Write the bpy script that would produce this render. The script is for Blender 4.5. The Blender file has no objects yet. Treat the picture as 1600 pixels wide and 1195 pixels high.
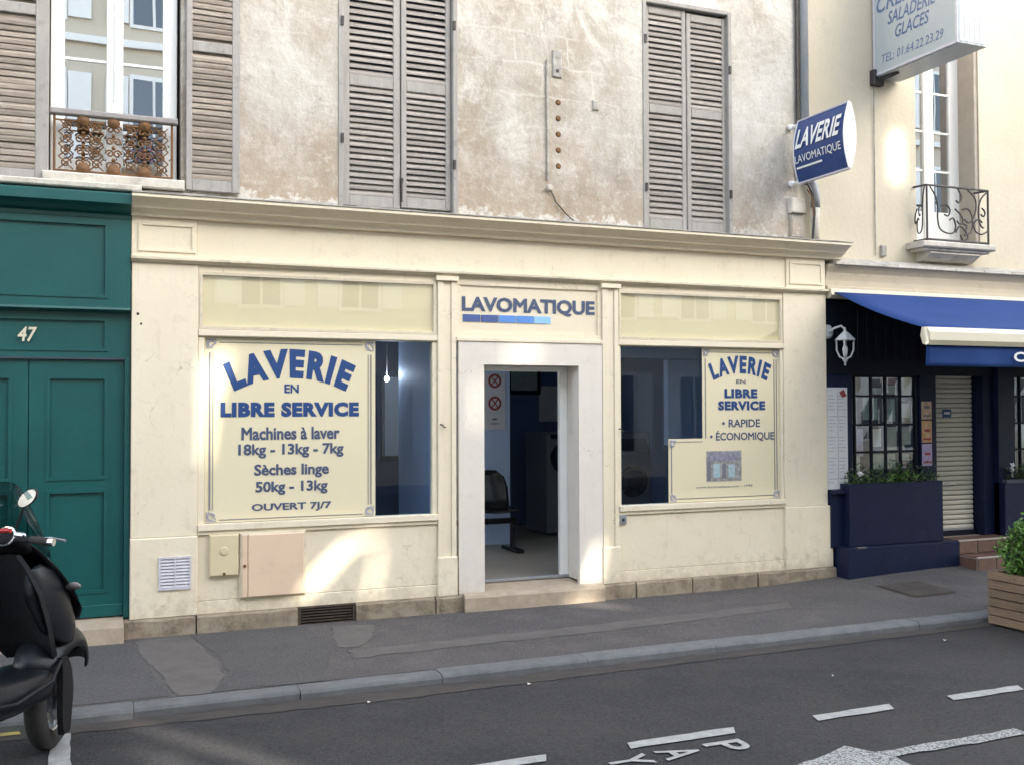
import bpy, math, random
from mathutils import Vector, Matrix
from mathutils.geometry import tessellate_polygon
random.seed(7)
R = math.radians
scene = bpy.context.scene
COL = scene.collection

# ------------------------------------------------------------------ camera, sky, sun, exposure
cam = bpy.data.cameras.new('camera')
cam.sensor_width = 36.0
cam.lens = 1624.9 / 1600 * 36.0
cam.clip_start = 0.1
cam.clip_end = 2000
camo = bpy.data.objects.new('camera', cam)
COL.objects.link(camo)
yaw, pitch, roll = 0.390204519, 0.0238137851, -0.00356899392
_f = Vector((math.sin(yaw)*math.cos(pitch), math.cos(yaw)*math.cos(pitch), math.sin(pitch)))
_r = Vector((math.cos(yaw), -math.sin(yaw), 0)); _u = _r.cross(_f)
_R = _r*math.cos(roll) + _u*math.sin(roll); _U = _u*math.cos(roll) - _r*math.sin(roll)
camo.matrix_world = Matrix(((_R.x, _U.x, -_f.x, 0.0), (_R.y, _U.y, -_f.y, -8.9936), (_R.z, _U.z, -_f.z, 1.75), (0, 0, 0, 1)))
scene.camera = camo

SUN_EL, SUN_AZ = 21.0, 150.0        # azimuth clockwise from +Y: the sun stands behind the houses across the street
world = bpy.data.worlds.new('World'); scene.world = world; world.use_nodes = True
wn = world.node_tree; wn.nodes.clear()
wo = wn.nodes.new('ShaderNodeOutputWorld'); bg = wn.nodes.new('ShaderNodeBackground'); sky = wn.nodes.new('ShaderNodeTexSky')
sky.sky_type = 'NISHITA'; sky.sun_disc = False
sky.sun_elevation = R(SUN_EL); sky.sun_rotation = R(SUN_AZ)
sky.air_density = 1.0; sky.dust_density = 2.5; sky.ozone_density = 1.0
bg.inputs['Strength'].default_value = 0.15
hs = wn.nodes.new('ShaderNodeHueSaturation'); hs.inputs['Saturation'].default_value = 0.55
wn.links.new(sky.outputs[0], hs.inputs['Color']); wn.links.new(hs.outputs[0], bg.inputs[0]); wn.links.new(bg.outputs[0], wo.inputs[0])
sun = bpy.data.lights.new('sun', 'SUN'); sun.energy = 2.0; sun.angle = R(0.75); sun.color = (1.0, 0.93, 0.82)
suno = bpy.data.objects.new('sun', sun); COL.objects.link(suno)
SUND = Vector((math.sin(R(SUN_AZ))*math.cos(R(SUN_EL)), math.cos(R(SUN_AZ))*math.cos(R(SUN_EL)), math.sin(R(SUN_EL))))
suno.rotation_euler = SUND.to_track_quat('Z', 'Y').to_euler()
suno.location = (0, -10, 20)
scene.view_settings.view_transform = 'Standard'; scene.view_settings.look = 'None'
scene.view_settings.exposure = 2.85; scene.view_settings.gamma = 1.0
scene.view_settings.use_curve_mapping = False
scene.render.engine = 'CYCLES'
scene.cycles.max_bounces = 8; scene.cycles.transparent_max_bounces = 12

# ------------------------------------------------------------------ materials
def mat(name, col, rough=0.7, col2=None, scale=6.0, mix=0.5, stretch=(1, 1, 1), bump=0.0, bscale=60.0, spec=0.5,
        metal=0.0, sheen_noise=0.0, dirt=None, dirt_amt=0.0, dirt_scale=2.0, coat=0.0, detail=6.0, lo=0.35, hi=0.65, splash=None, speck=0.0, blot=None, each=0.0):
    m = bpy.data.materials.new(name); m.use_nodes = True
    n = m.node_tree.nodes; l = m.node_tree.links
    p = n['Principled BSDF']
    p.inputs['Roughness'].default_value = rough; p.inputs['Metallic'].default_value = metal
    p.inputs['Specular IOR Level'].default_value = spec; p.inputs['Coat Weight'].default_value = coat
    p.inputs['Base Color'].default_value = (*col, 1)
    geo = n.new('ShaderNodeNewGeometry')
    mp = n.new('ShaderNodeMapping'); mp.inputs['Scale'].default_value = stretch
    l.new(geo.outputs['Position'], mp.inputs['Vector'])
    out = None
    if col2 is not None:
        t = n.new('ShaderNodeTexNoise'); t.inputs['Scale'].default_value = scale; t.inputs['Detail'].default_value = detail
        t.inputs['Roughness'].default_value = 0.62
        l.new(mp.outputs[0], t.inputs['Vector'])
        r = n.new('ShaderNodeMapRange'); r.inputs['From Min'].default_value = lo; r.inputs['From Max'].default_value = hi
        r.inputs['To Max'].default_value = mix
        l.new(t.outputs['Fac'], r.inputs['Value'])
        x = n.new('ShaderNodeMix'); x.data_type = 'RGBA'
        x.inputs['A'].default_value = (*col, 1); x.inputs['B'].default_value = (*col2, 1)
        l.new(r.outputs[0], x.inputs['Factor']); out = x.outputs['Result']
    if dirt is not None:
        t = n.new('ShaderNodeTexNoise'); t.inputs['Scale'].default_value = dirt_scale; t.inputs['Detail'].default_value = 9
        t.inputs['Roughness'].default_value = 0.7
        l.new(geo.outputs['Position'], t.inputs['Vector'])
        r = n.new('ShaderNodeMapRange'); r.inputs['From Min'].default_value = 0.55; r.inputs['From Max'].default_value = 0.75
        r.inputs['To Max'].default_value = dirt_amt
        l.new(t.outputs['Fac'], r.inputs['Value'])
        x = n.new('ShaderNodeMix'); x.data_type = 'RGBA'
        if out: l.new(out, x.inputs['A'])
        else: x.inputs['A'].default_value = (*col, 1)
        x.inputs['B'].default_value = (*dirt, 1)
        l.new(r.outputs[0], x.inputs['Factor']); out = x.outputs['Result']
    def over(out, fac, c):
        x = n.new('ShaderNodeMix'); x.data_type = 'RGBA'
        if out: l.new(out, x.inputs['A'])
        else: x.inputs['A'].default_value = (*col, 1)
        x.inputs['B'].default_value = (*c, 1); l.new(fac, x.inputs['Factor']); return x.outputs['Result']
    def nz(scale, a, b, c, d, det=8, st=None):
        t = n.new('ShaderNodeTexNoise'); t.inputs['Scale'].default_value = scale; t.inputs['Detail'].default_value = det; t.inputs['Roughness'].default_value = 0.7
        if st:
            q = n.new('ShaderNodeMapping'); q.inputs['Scale'].default_value = st; l.new(geo.outputs['Position'], q.inputs[0]); l.new(q.outputs[0], t.inputs['Vector'])
        else: l.new(geo.outputs['Position'], t.inputs['Vector'])
        r = n.new('ShaderNodeMapRange'); r.inputs['From Min'].default_value = a; r.inputs['From Max'].default_value = b
        r.inputs['To Min'].default_value = c; r.inputs['To Max'].default_value = d; l.new(t.outputs['Fac'], r.inputs['Value']); return r.outputs[0]
    if blot: out = over(out, nz(blot[0], 0.48, 0.62, 0, blot[1]), blot[2])
    if splash:      # mud and wear splashed up from the pavement, runs under ledges
        sp = n.new('ShaderNodeSeparateXYZ'); l.new(geo.outputs['Position'], sp.inputs[0])
        r = n.new('ShaderNodeMapRange'); r.inputs['From Min'].default_value = 0.0; r.inputs['From Max'].default_value = 0.45
        r.inputs['To Min'].default_value = 0.55; r.inputs['To Max'].default_value = 0.0; l.new(sp.outputs['Z'], r.inputs['Value'])
        ad = n.new('ShaderNodeMath'); ad.operation = 'ADD'; l.new(r.outputs[0], ad.inputs[0]); l.new(nz(11, 0.3, 0.75, -0.25, 0.35), ad.inputs[1])
        r2 = n.new('ShaderNodeMapRange'); r2.inputs['From Min'].default_value = 0.30; r2.inputs['From Max'].default_value = 0.62; r2.inputs['To Max'].default_value = 0.42; l.new(ad.outputs[0], r2.inputs['Value'])
        out = over(out, r2.outputs[0], splash)
        out = over(out, nz(3.0, 0.58, 0.76, 0, 0.25, st=(7, 7, 0.5)), splash)
        # fine craze lines
        v = n.new('ShaderNodeTexVoronoi'); v.feature = 'DISTANCE_TO_EDGE'; v.inputs['Scale'].default_value = 2.1
        va = n.new('ShaderNodeVectorMath'); va.operation = 'MULTIPLY_ADD'; t = n.new('ShaderNodeTexNoise'); t.inputs['Scale'].default_value = 4; t.inputs['Detail'].default_value = 6
        l.new(geo.outputs['Position'], t.inputs['Vector']); l.new(t.outputs['Color'], va.inputs[0]); va.inputs[1].default_value = (0.5, 0.5, 0.5); l.new(geo.outputs['Position'], va.inputs[2]); l.new(va.outputs[0], v.inputs['Vector'])
        r = n.new('ShaderNodeMapRange'); r.inputs['From Min'].default_value = 0.002; r.inputs['From Max'].default_value = 0.006; r.inputs['To Min'].default_value = 1; r.inputs['To Max'].default_value = 0; l.new(v.outputs['Distance'], r.inputs['Value'])
        mu = n.new('ShaderNodeMath'); mu.operation = 'MULTIPLY'; l.new(r.outputs[0], mu.inputs[0]); l.new(nz(1.3, 0.52, 0.6, 0, 0.5, 3), mu.inputs[1])
        out = over(out, mu.outputs[0], (splash[0]*.6, splash[1]*.6, splash[2]*.6))
    if speck:
        out = over(out, nz(62, 0.52, 0.64, 0, speck, 4), (col[0]*1.9+.02, col[1]*1.9+.02, col[2]*1.85+.02))
        out = over(out, nz(48, 0.54, 0.64, 0, speck, 4), (col[0]*.35, col[1]*.35, col[2]*.35))
    if each:        # every slat, plank or stone a little different
        oi = n.new('ShaderNodeObjectInfo'); r = n.new('ShaderNodeMapRange'); r.inputs['To Min'].default_value = 1-each; r.inputs['To Max'].default_value = 1+each
        l.new(oi.outputs['Random'], r.inputs['Value']); h = n.new('ShaderNodeHueSaturation'); l.new(r.outputs[0], h.inputs['Value'])
        if out: l.new(out, h.inputs['Color'])
        else: h.inputs['Color'].default_value = (*col, 1)
        out = h.outputs['Color']
    if out: l.new(out, p.inputs['Base Color'])
    if bump > 0:
        t = n.new('ShaderNodeTexNoise'); t.inputs['Scale'].default_value = bscale; t.inputs['Detail'].default_value = 5
        l.new(mp.outputs[0], t.inputs['Vector'])
        b = n.new('ShaderNodeBump'); b.inputs['Strength'].default_value = 1.0; b.inputs['Distance'].default_value = bump
        l.new(t.outputs['Fac'], b.inputs['Height']); l.new(b.outputs[0], p.inputs['Normal'])
    return m

def glass(name, tint=(0.8, 0.85, 0.85), refl=0.10, rough=0.0):
    m = bpy.data.materials.new(name); m.use_nodes = True
    n = m.node_tree.nodes; l = m.node_tree.links; n.clear()
    o = n.new('ShaderNodeOutputMaterial'); mx = n.new('ShaderNodeMixShader')
    t = n.new('ShaderNodeBsdfTransparent'); t.inputs[0].default_value = (*tint, 1)
    g = n.new('ShaderNodeBsdfGlossy'); g.inputs['Roughness'].default_value = rough; g.inputs[0].default_value = (0.95, 0.97, 1, 1)
    fr = n.new('ShaderNodeLayerWeight'); fr.inputs['Blend'].default_value = 0.12
    r = n.new('ShaderNodeMapRange'); r.inputs['To Min'].default_value = refl; r.inputs['To Max'].default_value = min(1, refl+0.45)
    l.new(fr.outputs['Fresnel'], r.inputs['Value'])
    ge = n.new('ShaderNodeNewGeometry'); tn = n.new('ShaderNodeTexNoise'); tn.inputs['Scale'].default_value = 1.6; tn.inputs['Detail'].default_value = 1
    l.new(ge.outputs['Position'], tn.inputs['Vector'])
    b = n.new('ShaderNodeBump'); b.inputs['Strength'].default_value = 1; b.inputs['Distance'].default_value = 0.0005
    l.new(tn.outputs['Fac'], b.inputs['Height']); l.new(b.outputs[0], g.inputs['Normal'])
    l.new(r.outputs[0], mx.inputs[0]); l.new(t.outputs[0], mx.inputs[1]); l.new(g.outputs[0], mx.inputs[2]); l.new(mx.outputs[0], o.inputs[0])
    return m

def weathered():
    m = bpy.data.materials.new('weathered_render'); m.use_nodes = True
    n = m.node_tree.nodes; l = m.node_tree.links; p = n['Principled BSDF']
    p.inputs['Roughness'].default_value = 0.9; p.inputs['Specular IOR Level'].default_value = 0.2
    geo = n.new('ShaderNodeNewGeometry'); sep = n.new('ShaderNodeSeparateXYZ'); l.new(geo.outputs['Position'], sep.inputs[0])
    def noise(scale, det=8, rough=0.65, st=(1, 1, 1), dist=0.0, off=0):
        mp = n.new('ShaderNodeMapping'); mp.inputs['Scale'].default_value = st; mp.inputs['Location'].default_value = (off, off, off)
        l.new(geo.outputs['Position'], mp.inputs[0])
        t = n.new('ShaderNodeTexNoise'); t.inputs['Scale'].default_value = scale; t.inputs['Detail'].default_value = det
        t.inputs['Roughness'].default_value = rough; t.inputs['Distortion'].default_value = dist
        l.new(mp.outputs[0], t.inputs['Vector']); return t.outputs['Fac']
    def mr(v, a, b, c=0, d=1):
        r = n.new('ShaderNodeMapRange'); r.inputs['From Min'].default_value = a; r.inputs['From Max'].default_value = b
        r.inputs['To Min'].default_value = c; r.inputs['To Max'].default_value = d; l.new(v, r.inputs['Value']); return r.outputs[0]
    def mx(f, a, b):
        x = n.new('ShaderNodeMix'); x.data_type = 'RGBA'
        if isinstance(f, float): x.inputs['Factor'].default_value = f
        else: l.new(f, x.inputs['Factor'])
        for s, v in (('A', a), ('B', b)):
            if isinstance(v, tuple): x.inputs[s].default_value = (*v, 1)
            else: l.new(v, x.inputs[s])
        return x.outputs['Result']
    def mth(op, a, b):
        x = n.new('ShaderNodeMath'); x.operation = op
        for i, v in enumerate((a, b)):
            if isinstance(v, (int, float)): x.inputs[i].default_value = v
            else: l.new(v, x.inputs[i])
        x.use_clamp = True
        return x.outputs[0]
    c = mx(mr(noise(1.3, 8, 0.6, dist=0.6), 0.38, 0.62), WA, WB)             # grey-white / beige
    c = mx(mr(noise(2.3, 9, 0.7, st=(1, 1, 0.45), off=7), 0.50, 0.72, 0, 0.75), c, WC)  # warm brown, vertical runs
    c = mx(mr(noise(5.0, 9, 0.75, dist=1.0, off=3), 0.56, 0.70, 0, 0.6), c, WD)         # whitish scraped spots
    # pale repaired cracks: edges of distorted cells
    v = n.new('ShaderNodeTexVoronoi'); v.feature = 'DISTANCE_TO_EDGE'; v.inputs['Scale'].default_value = 1.5
    mp = n.new('ShaderNodeMapping'); mp.inputs['Scale'].default_value = (1, 1, 1.25); mp.inputs['Location'].default_value = (3, 1, 5)
    nz = n.new('ShaderNodeTexNoise'); nz.inputs['Scale'].default_value = 3.0; nz.inputs['Detail'].default_value = 5; l.new(geo.outputs['Position'], nz.inputs['Vector'])
    va = n.new('ShaderNodeVectorMath'); va.operation = 'MULTIPLY_ADD'; l.new(nz.outputs['Color'], va.inputs[0]); va.inputs[1].default_value = (0.55, 0.0, 0.55)
    l.new(geo.outputs['Position'], va.inputs[2]); l.new(va.outputs[0], mp.inputs[0]); l.new(mp.outputs[0], v.inputs['Vector'])
    line = mr(v.outputs['Distance'], 0.0, 0.10, 1, 0)
    line = mth('MULTIPLY', line, mr(noise(1.7, 3, off=11), 0.46, 0.6))
    c = mx(mth('MULTIPLY', line, 0.35), c, WD)
    # rows of blocks showing faintly through the render
    br = n.new('ShaderNodeTexBrick'); br.inputs['Scale'].default_value = 1.0; br.inputs['Brick Width'].default_value = 0.55; br.inputs['Row Height'].default_value = 0.30
    br.inputs['Mortar Size'].default_value = 0.018; br.inputs['Mortar Smooth'].default_value = 1.0; br.inputs['Color1'].default_value = (0, 0, 0, 1); br.inputs['Color2'].default_value = (1, 1, 1, 1)
    cb = n.new('ShaderNodeCombineXYZ'); va2 = n.new('ShaderNodeSeparateXYZ'); va3 = n.new('ShaderNodeVectorMath'); va3.operation = 'MULTIPLY_ADD'
    l.new(nz.outputs['Color'], va3.inputs[0]); va3.inputs[1].default_value = (0.12, 0, 0.12); l.new(geo.outputs['Position'], va3.inputs[2])
    l.new(va3.outputs[0], va2.inputs[0]); l.new(va2.outputs[0], cb.inputs[0]); l.new(va2.outputs[2], cb.inputs[1]); l.new(cb.outputs[0], br.inputs['Vector'])
    mo = mth('MULTIPLY', br.outputs['Fac'], mr(noise(1.1, 3, off=21), 0.45, 0.6, 0, 0.40))
    tone = mth('MULTIPLY', br.outputs['Color'], mr(noise(0.9, 4, off=61), 0.42, 0.6, 0, 0.5))
    c = mx(tone, c, WC)
    c = mx(mo, c, WD)
    c = mx(mr(noise(0.75, 9, 0.72, dist=1.5, off=71), 0.50, 0.60, 0, 0.65), c, WD)
    c = mx(mr(noise(3.4, 9, 0.8, st=(1.6, 1, 0.30), off=81), 0.54, 0.70, 0, 0.55), c, (0.27, 0.235, 0.195))
    # brown wash at the foot of the wall with a ragged top
    z = mth('ADD', mr(sep.outputs['Z'], 3.5, 5.0, 0.72, 0.0), mr(noise(3.0, 9, 0.75, st=(1, 1, 0.5), off=31), 0.25, 0.75, -0.28, 0.28))
    c = mx(mr(z, 0.28, 0.62, 0, 0.8), c, WE)
    z2 = mth('ADD', mr(sep.outputs['Z'], 3.5, 3.85, 0.6, 0.0), mr(noise(9.0, 9, 0.75, off=41), 0.25, 0.75, -0.3, 0.3))
    c = mx(mr(z2, 0.45, 0.5, 0, 0.8), c, WD)
    # the right end of the wall is cooler
    c = mx(mth('MULTIPLY', mr(sep.outputs['X'], 4.4, 6.8, 0, 0.55), mr(noise(2.2, 6, off=51), 0.3, 0.6)), c, WF)
    c = mx(mr(noise(0.9, 10, 0.75, dist=0.8, off=111), 0.52, 0.66, 0, 0.6), c, (0.27, 0.23, 0.175))
    c = mx(mr(noise(9.5, 9, 0.8, off=15), 0.52, 0.64, 0, 0.45), c, WD)
    c = mx(mr(noise(7, 9, 0.85, off=95), 0.54, 0.66, 0, 0.5), c, (0.27, 0.225, 0.175))
    c = mx(mr(noise(26, 8, 0.85, off=5), 0.55, 0.72, 0, 0.6), c, (0.24, 0.20, 0.16))
    l.new(c, p.inputs['Base Color'])
    b = n.new('ShaderNodeBump'); b.inputs['Distance'].default_value = 0.012; l.new(noise(14, 9, 0.7), b.inputs['Height']); l.new(b.outputs[0], p.inputs['Normal'])
    return m
WA, WB, WC, WD, WE, WF = (0.53, 0.50, 0.44), (0.42, 0.38, 0.31), (0.32, 0.262, 0.19), (0.65, 0.625, 0.565), (0.36, 0.275, 0.195), (0.53, 0.53, 0.51)

M = {}
M['wall'] = weathered()
M['cream'] = mat('cream_paint', (0.79, 0.702, 0.532), 0.55, (0.73, 0.64, 0.475), 2.2, 0.6, splash=(0.40, 0.32, 0.22), bump=0.0015, bscale=25, dirt=(0.42, 0.34, 0.25), dirt_amt=0.35, dirt_scale=7)
M['cream_dirty'] = mat('cream_paint_dirty', (0.70, 0.62, 0.46), 0.6, (0.52, 0.45, 0.33), 5, 0.8, stretch=(0.35, 1, 2), bump=0.002, bscale=25, dirt=(0.26, 0.21, 0.15), dirt_amt=0.7, dirt_scale=9)
M['white_surround'] = mat('white_surround_paint', (0.74, 0.68, 0.60), 0.5, (0.66, 0.605, 0.53), 2.5, 0.5, splash=(0.45, 0.39, 0.31), bump=0.001, dirt=(0.4, 0.36, 0.3), dirt_amt=0.3, dirt_scale=8)
M['yellow'] = mat('yellow_gloss_panel', (0.87, 0.78, 0.55), 0.12, (0.84, 0.75, 0.52), 1.5, 0.4, spec=0.8, bump=0.002, bscale=2.0)
M['poster'] = mat('poster_yellow', (0.74, 0.665, 0.46), 0.30, (0.71, 0.63, 0.43), 1.5, 0.5, spec=0.4)
M['logo_panel'] = mat('logo_panel_cream', (0.77, 0.68, 0.51), 0.5, (0.73, 0.64, 0.47), 2, 0.5)
M['blue_text'] = mat('royal_blue_print', (0.012, 0.055, 0.19), 0.45)
M['slate_text'] = mat('slate_blue_print', (0.06, 0.085, 0.16), 0.5)
M['grey_text'] = mat('grey_print', (0.13, 0.13, 0.17), 0.5)
M['stripe0'] = mat('logo_blue_navy', (0.06, 0.10, 0.28), 0.5)
M['stripe1'] = mat('logo_blue_mid', (0.10, 0.26, 0.62), 0.5)
M['stripe2'] = mat('logo_blue_sky', (0.28, 0.52, 0.80), 0.5)
M['border'] = mat('border_grey_ink', (0.17, 0.17, 0.20), 0.5)
M['ornament'] = mat('border_corner_grey', (0.30, 0.30, 0.38), 0.5, (0.5, 0.48, 0.48), 60, 0.8)
M['green'] = mat('green_gloss_paint', (0.004, 0.088, 0.082), 0.40, (0.003, 0.064, 0.064), 1.6, 0.8, splash=(0.012, 0.095, 0.085), bump=0.0012, bscale=12, dirt=(0.02, 0.07, 0.07), dirt_amt=0.4, dirt_scale=14)
M['gold'] = mat('pale_gold_metal', (0.66, 0.60, 0.45), 0.4)
M['stone'] = mat('base_limestone', (0.31, 0.25, 0.175), 0.9, (0.16, 0.125, 0.085), 5, 0.9, blot=(6, 0.6, (0.36, 0.31, 0.22)), bump=0.006, bscale=30, dirt=(0.07, 0.055, 0.04), dirt_amt=0.8, dirt_scale=9, each=0.14)
M['step_stone'] = mat('threshold_stone', (0.42, 0.34, 0.25), 0.8, (0.30, 0.24, 0.17), 9, 0.7, bump=0.003, bscale=30)
M['shutter'] = mat('grey_shutter_wood', (0.27, 0.24, 0.212), 0.85, (0.345, 0.312, 0.28), 5, 0.9, stretch=(0.6, 1, 6), bump=0.002, bscale=40, dirt=(0.15, 0.125, 0.11), dirt_amt=0.6, dirt_scale=13, each=0.16)
M['shutter_frame'] = mat('grey_shutter_frame', (0.30, 0.28, 0.255), 0.85, (0.37, 0.35, 0.32), 6, 0.8, stretch=(3, 1, 0.5), bump=0.002, bscale=40, dirt=(0.14, 0.12, 0.10), dirt_amt=0.6, dirt_scale=15)
M['shutter_old'] = mat('sun_bleached_shutter_wood', (0.32, 0.275, 0.22), 0.9, (0.23, 0.19, 0.15), 6, 0.9, stretch=(0.7, 1, 5), bump=0.004, bscale=25, dirt=(0.45, 0.40, 0.34), dirt_amt=0.6, dirt_scale=8, each=0.22)
M['white'] = mat('white_gloss_paint', (0.80, 0.80, 0.77), 0.35, (0.74, 0.73, 0.69), 4, 0.4)
M['sill'] = mat('sill_stone', (0.62, 0.58, 0.50), 0.85, (0.42, 0.38, 0.32), 6, 0.8, bump=0.004, bscale=25, dirt=(0.2, 0.18, 0.15), dirt_amt=0.8, dirt_scale=8)
M['glass_up'] = glass('upstairs_window_glass', (0.35, 0.38, 0.38), 0.55)
M['glass_shop'] = glass('shop_window_glass', (0.85, 0.92, 1.0), 0.025)
M['glass_tr'] = glass('transom_glass', (0.97, 0.97, 0.95), 0.07)
M['glass_r'] = glass('cottage_window_glass', (0.85, 0.9, 0.87), 0.17)
M['rust'] = mat('rusty_gilt_iron', (0.20, 0.095, 0.03), 0.7, (0.10, 0.055, 0.03), 22, 0.8, metal=0.2, dirt=(0.34, 0.20, 0.07), dirt_amt=0.9, dirt_scale=11)
M['iron'] = mat('dark_wrought_iron', (0.035, 0.03, 0.03), 0.55, (0.07, 0.06, 0.055), 20, 0.7, metal=0.3)
M['rail'] = mat('grey_handrail_wood', (0.24, 0.22, 0.21), 0.8, (0.33, 0.31, 0.29), 10, 0.7)
M['zinc'] = mat('grey_zinc', (0.26, 0.27, 0.29), 0.5, (0.34, 0.34, 0.34), 6, 0.7, metal=0.3)
M['zinc_blue'] = mat('painted_downpipe', (0.30, 0.34, 0.38), 0.6, (0.40, 0.40, 0.38), 5, 0.8, stretch=(1, 1, 0.6))
M['cement'] = mat('cement_flashing', (0.30, 0.28, 0.25), 0.9, (0.50, 0.47, 0.42), 9, 0.9, bump=0.01, bscale=20, dirt=(0.14, 0.12, 0.10), dirt_amt=0.8, dirt_scale=8)
M['right_wall'] = mat('cream_render', (0.60, 0.54, 0.415), 0.85, (0.54, 0.475, 0.35), 1.1, 0.8, bump=0.004, bscale=18, dirt=(0.48, 0.42, 0.33), dirt_amt=0.6, dirt_scale=2.6)
M['frieze'] = mat('sand_frieze_paint', (0.56, 0.48, 0.35), 0.7, (0.48, 0.41, 0.30), 3, 0.7, dirt=(0.32, 0.26, 0.18), dirt_amt=0.6, dirt_scale=7)
M['navy'] = mat('navy_paint', (0.005, 0.009, 0.031), 0.45, (0.008, 0.013, 0.043), 3, 0.8, spec=0.22, bump=0.001, bscale=15, dirt=(0.03, 0.035, 0.06), dirt_amt=0.5, dirt_scale=5)
M['navy_dark'] = mat('navy_timber', (0.005, 0.006, 0.014), 0.5, (0.008, 0.010, 0.020), 5, 0.7, spec=0.25)
M['awning'] = mat('blue_awning_canvas', (0.016, 0.046, 0.165), 0.85, (0.021, 0.056, 0.19), 3, 0.7, bump=0.001, bscale=9, spec=0.2)
M['awning_bar'] = mat('cream_awning_bar', (0.68, 0.62, 0.47), 0.4)
M['grille'] = mat('dark_cast_grille', (0.06, 0.045, 0.035), 0.8, (0.10, 0.075, 0.05), 20, 0.7, metal=0.3)
M['pink_box'] = mat('peach_metal_door', (0.74, 0.56, 0.40), 0.5, (0.70, 0.52, 0.37), 4, 0.5, dirt=(0.5, 0.35, 0.25), dirt_amt=0.3, dirt_scale=8)
M['gas_box'] = mat('straw_box_cover', (0.68, 0.58, 0.37), 0.55, (0.62, 0.52, 0.33), 6, 0.5)
M['vent_white'] = mat('lilac_white_vent', (0.60, 0.58, 0.62), 0.5, (0.50, 0.48, 0.52), 20, 0.6)
M['paving'] = mat('pavement_asphalt', (0.080, 0.071, 0.069), 0.9, (0.055, 0.050, 0.050), 1.3, 0.9, speck=0.55, blot=(2.4, 0.35, (0.12, 0.105, 0.095)), bump=0.004, bscale=110, dirt=(0.125, 0.112, 0.10), dirt_amt=0.5, dirt_scale=30)
M['paving_dark'] = mat('pavement_asphalt_dark', (0.062, 0.058, 0.059), 0.92, (0.078, 0.072, 0.069), 3, 0.8, speck=0.55, bump=0.004, bscale=120, dirt=(0.10, 0.09, 0.085), dirt_amt=0.4, dirt_scale=36)
M['paving_light'] = mat('pavement_asphalt_light', (0.118, 0.106, 0.098), 0.92, (0.088, 0.079, 0.073), 6, 0.8, bump=0.005, bscale=120, dirt=(0.06, 0.055, 0.05), dirt_amt=0.5, dirt_scale=28)
M['road'] = mat('road_asphalt', (0.024, 0.024, 0.027), 0.9, (0.043, 0.040, 0.040), 0.8, 1.0, speck=0.6, spec=0.35, blot=(3.1, 0.5, (0.050, 0.046, 0.042)), bump=0.006, bscale=90, dirt=(0.10, 0.093, 0.085), dirt_amt=0.55, dirt_scale=34)
M['gutter'] = mat('gutter_grit', (0.062, 0.052, 0.044), 0.95, (0.035, 0.032, 0.030), 8, 0.9, stretch=(0.5, 2, 1), bump=0.004, bscale=100)
M['manhole'] = mat('manhole_lid', (0.045, 0.038, 0.033), 0.8, (0.075, 0.062, 0.052), 30, 0.8, bump=0.003, bscale=60)
M['kerb'] = mat('kerb_granite', (0.150, 0.150, 0.153), 0.75, (0.100, 0.100, 0.103), 7, 0.8, bump=0.003, bscale=90, dirt=(0.20, 0.195, 0.19), dirt_amt=0.5, dirt_scale=50, each=0.1)
M['paint'] = mat('road_paint', (0.38, 0.38, 0.37), 0.7, (0.24, 0.24, 0.235), 14, 0.8, bump=0.002, bscale=90, dirt=(0.10, 0.10, 0.10), dirt_amt=0.75, dirt_scale=26)
M['paint_worn'] = mat('worn_road_paint', (0.36, 0.36, 0.355), 0.8, (0.06, 0.06, 0.06), 75, 0.95, bump=0.003, bscale=90, lo=0.48, hi=0.56)
M['paint_yellow'] = mat('yellow_road_paint', (0.42, 0.33, 0.08), 0.8, (0.2, 0.17, 0.08), 14, 0.8)
M['brick_tile'] = mat('brown_step_tile', (0.14, 0.075, 0.05), 0.6, (0.10, 0.055, 0.04), 9, 0.8, each=0.2)
M['joint'] = mat('pale_joint', (0.36, 0.32, 0.28), 0.9)
M['planter_wood'] = mat('planter_plank_wood', (0.27, 0.185, 0.115), 0.85, (0.17, 0.115, 0.075), 5, 0.9, stretch=(6, 0.7, 12), bump=0.004, bscale=22, dirt=(0.36, 0.28, 0.2), dirt_amt=0.5, dirt_scale=10, each=0.18)
M['soil'] = mat('dark_soil', (0.03, 0.022, 0.015), 0.95, (0.05, 0.035, 0.02), 30, 0.7)
M['leaf'] = mat('bright_leaf', (0.085, 0.19, 0.03), 0.5, (0.14, 0.27, 0.05), 14, 0.8)
M['leaf_dark'] = mat('dark_leaf', (0.030, 0.062, 0.020), 0.5, (0.06, 0.10, 0.03), 14, 0.8)
M['stem'] = mat('plant_stem', (0.08, 0.06, 0.03), 0.8)
M['petal'] = mat('white_petal', (0.75, 0.72, 0.75), 0.6)
M['petal_pink'] = mat('mauve_petal', (0.32, 0.17, 0.26), 0.6)
M['black_plastic'] = mat('black_scooter_plastic', (0.005, 0.006, 0.009), 0.38, (0.008, 0.009, 0.013), 6, 0.6, spec=0.35)
M['black_matt'] = mat('black_matt_plastic', (0.007, 0.007, 0.009), 0.6, spec=0.3)
M['rubber'] = mat('tyre_rubber', (0.022, 0.020, 0.019), 0.8, (0.035, 0.032, 0.03), 30, 0.6)
M['chrome'] = mat('chrome', (0.75, 0.76, 0.78), 0.12, metal=1.0)
M['mirror'] = mat('mirror_glass', (0.85, 0.9, 0.95), 0.02, metal=1.0)
M['silver'] = mat('silver_paint', (0.45, 0.45, 0.47), 0.3, metal=0.8)
M['red'] = mat('red_plastic', (0.45, 0.02, 0.02), 0.4)
M['amber'] = mat('smoked_indicator_lens', (0.16, 0.14, 0.14), 0.2)
M['screen'] = glass('smoked_windscreen', (0.30, 0.42, 0.42), 0.06)
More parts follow.
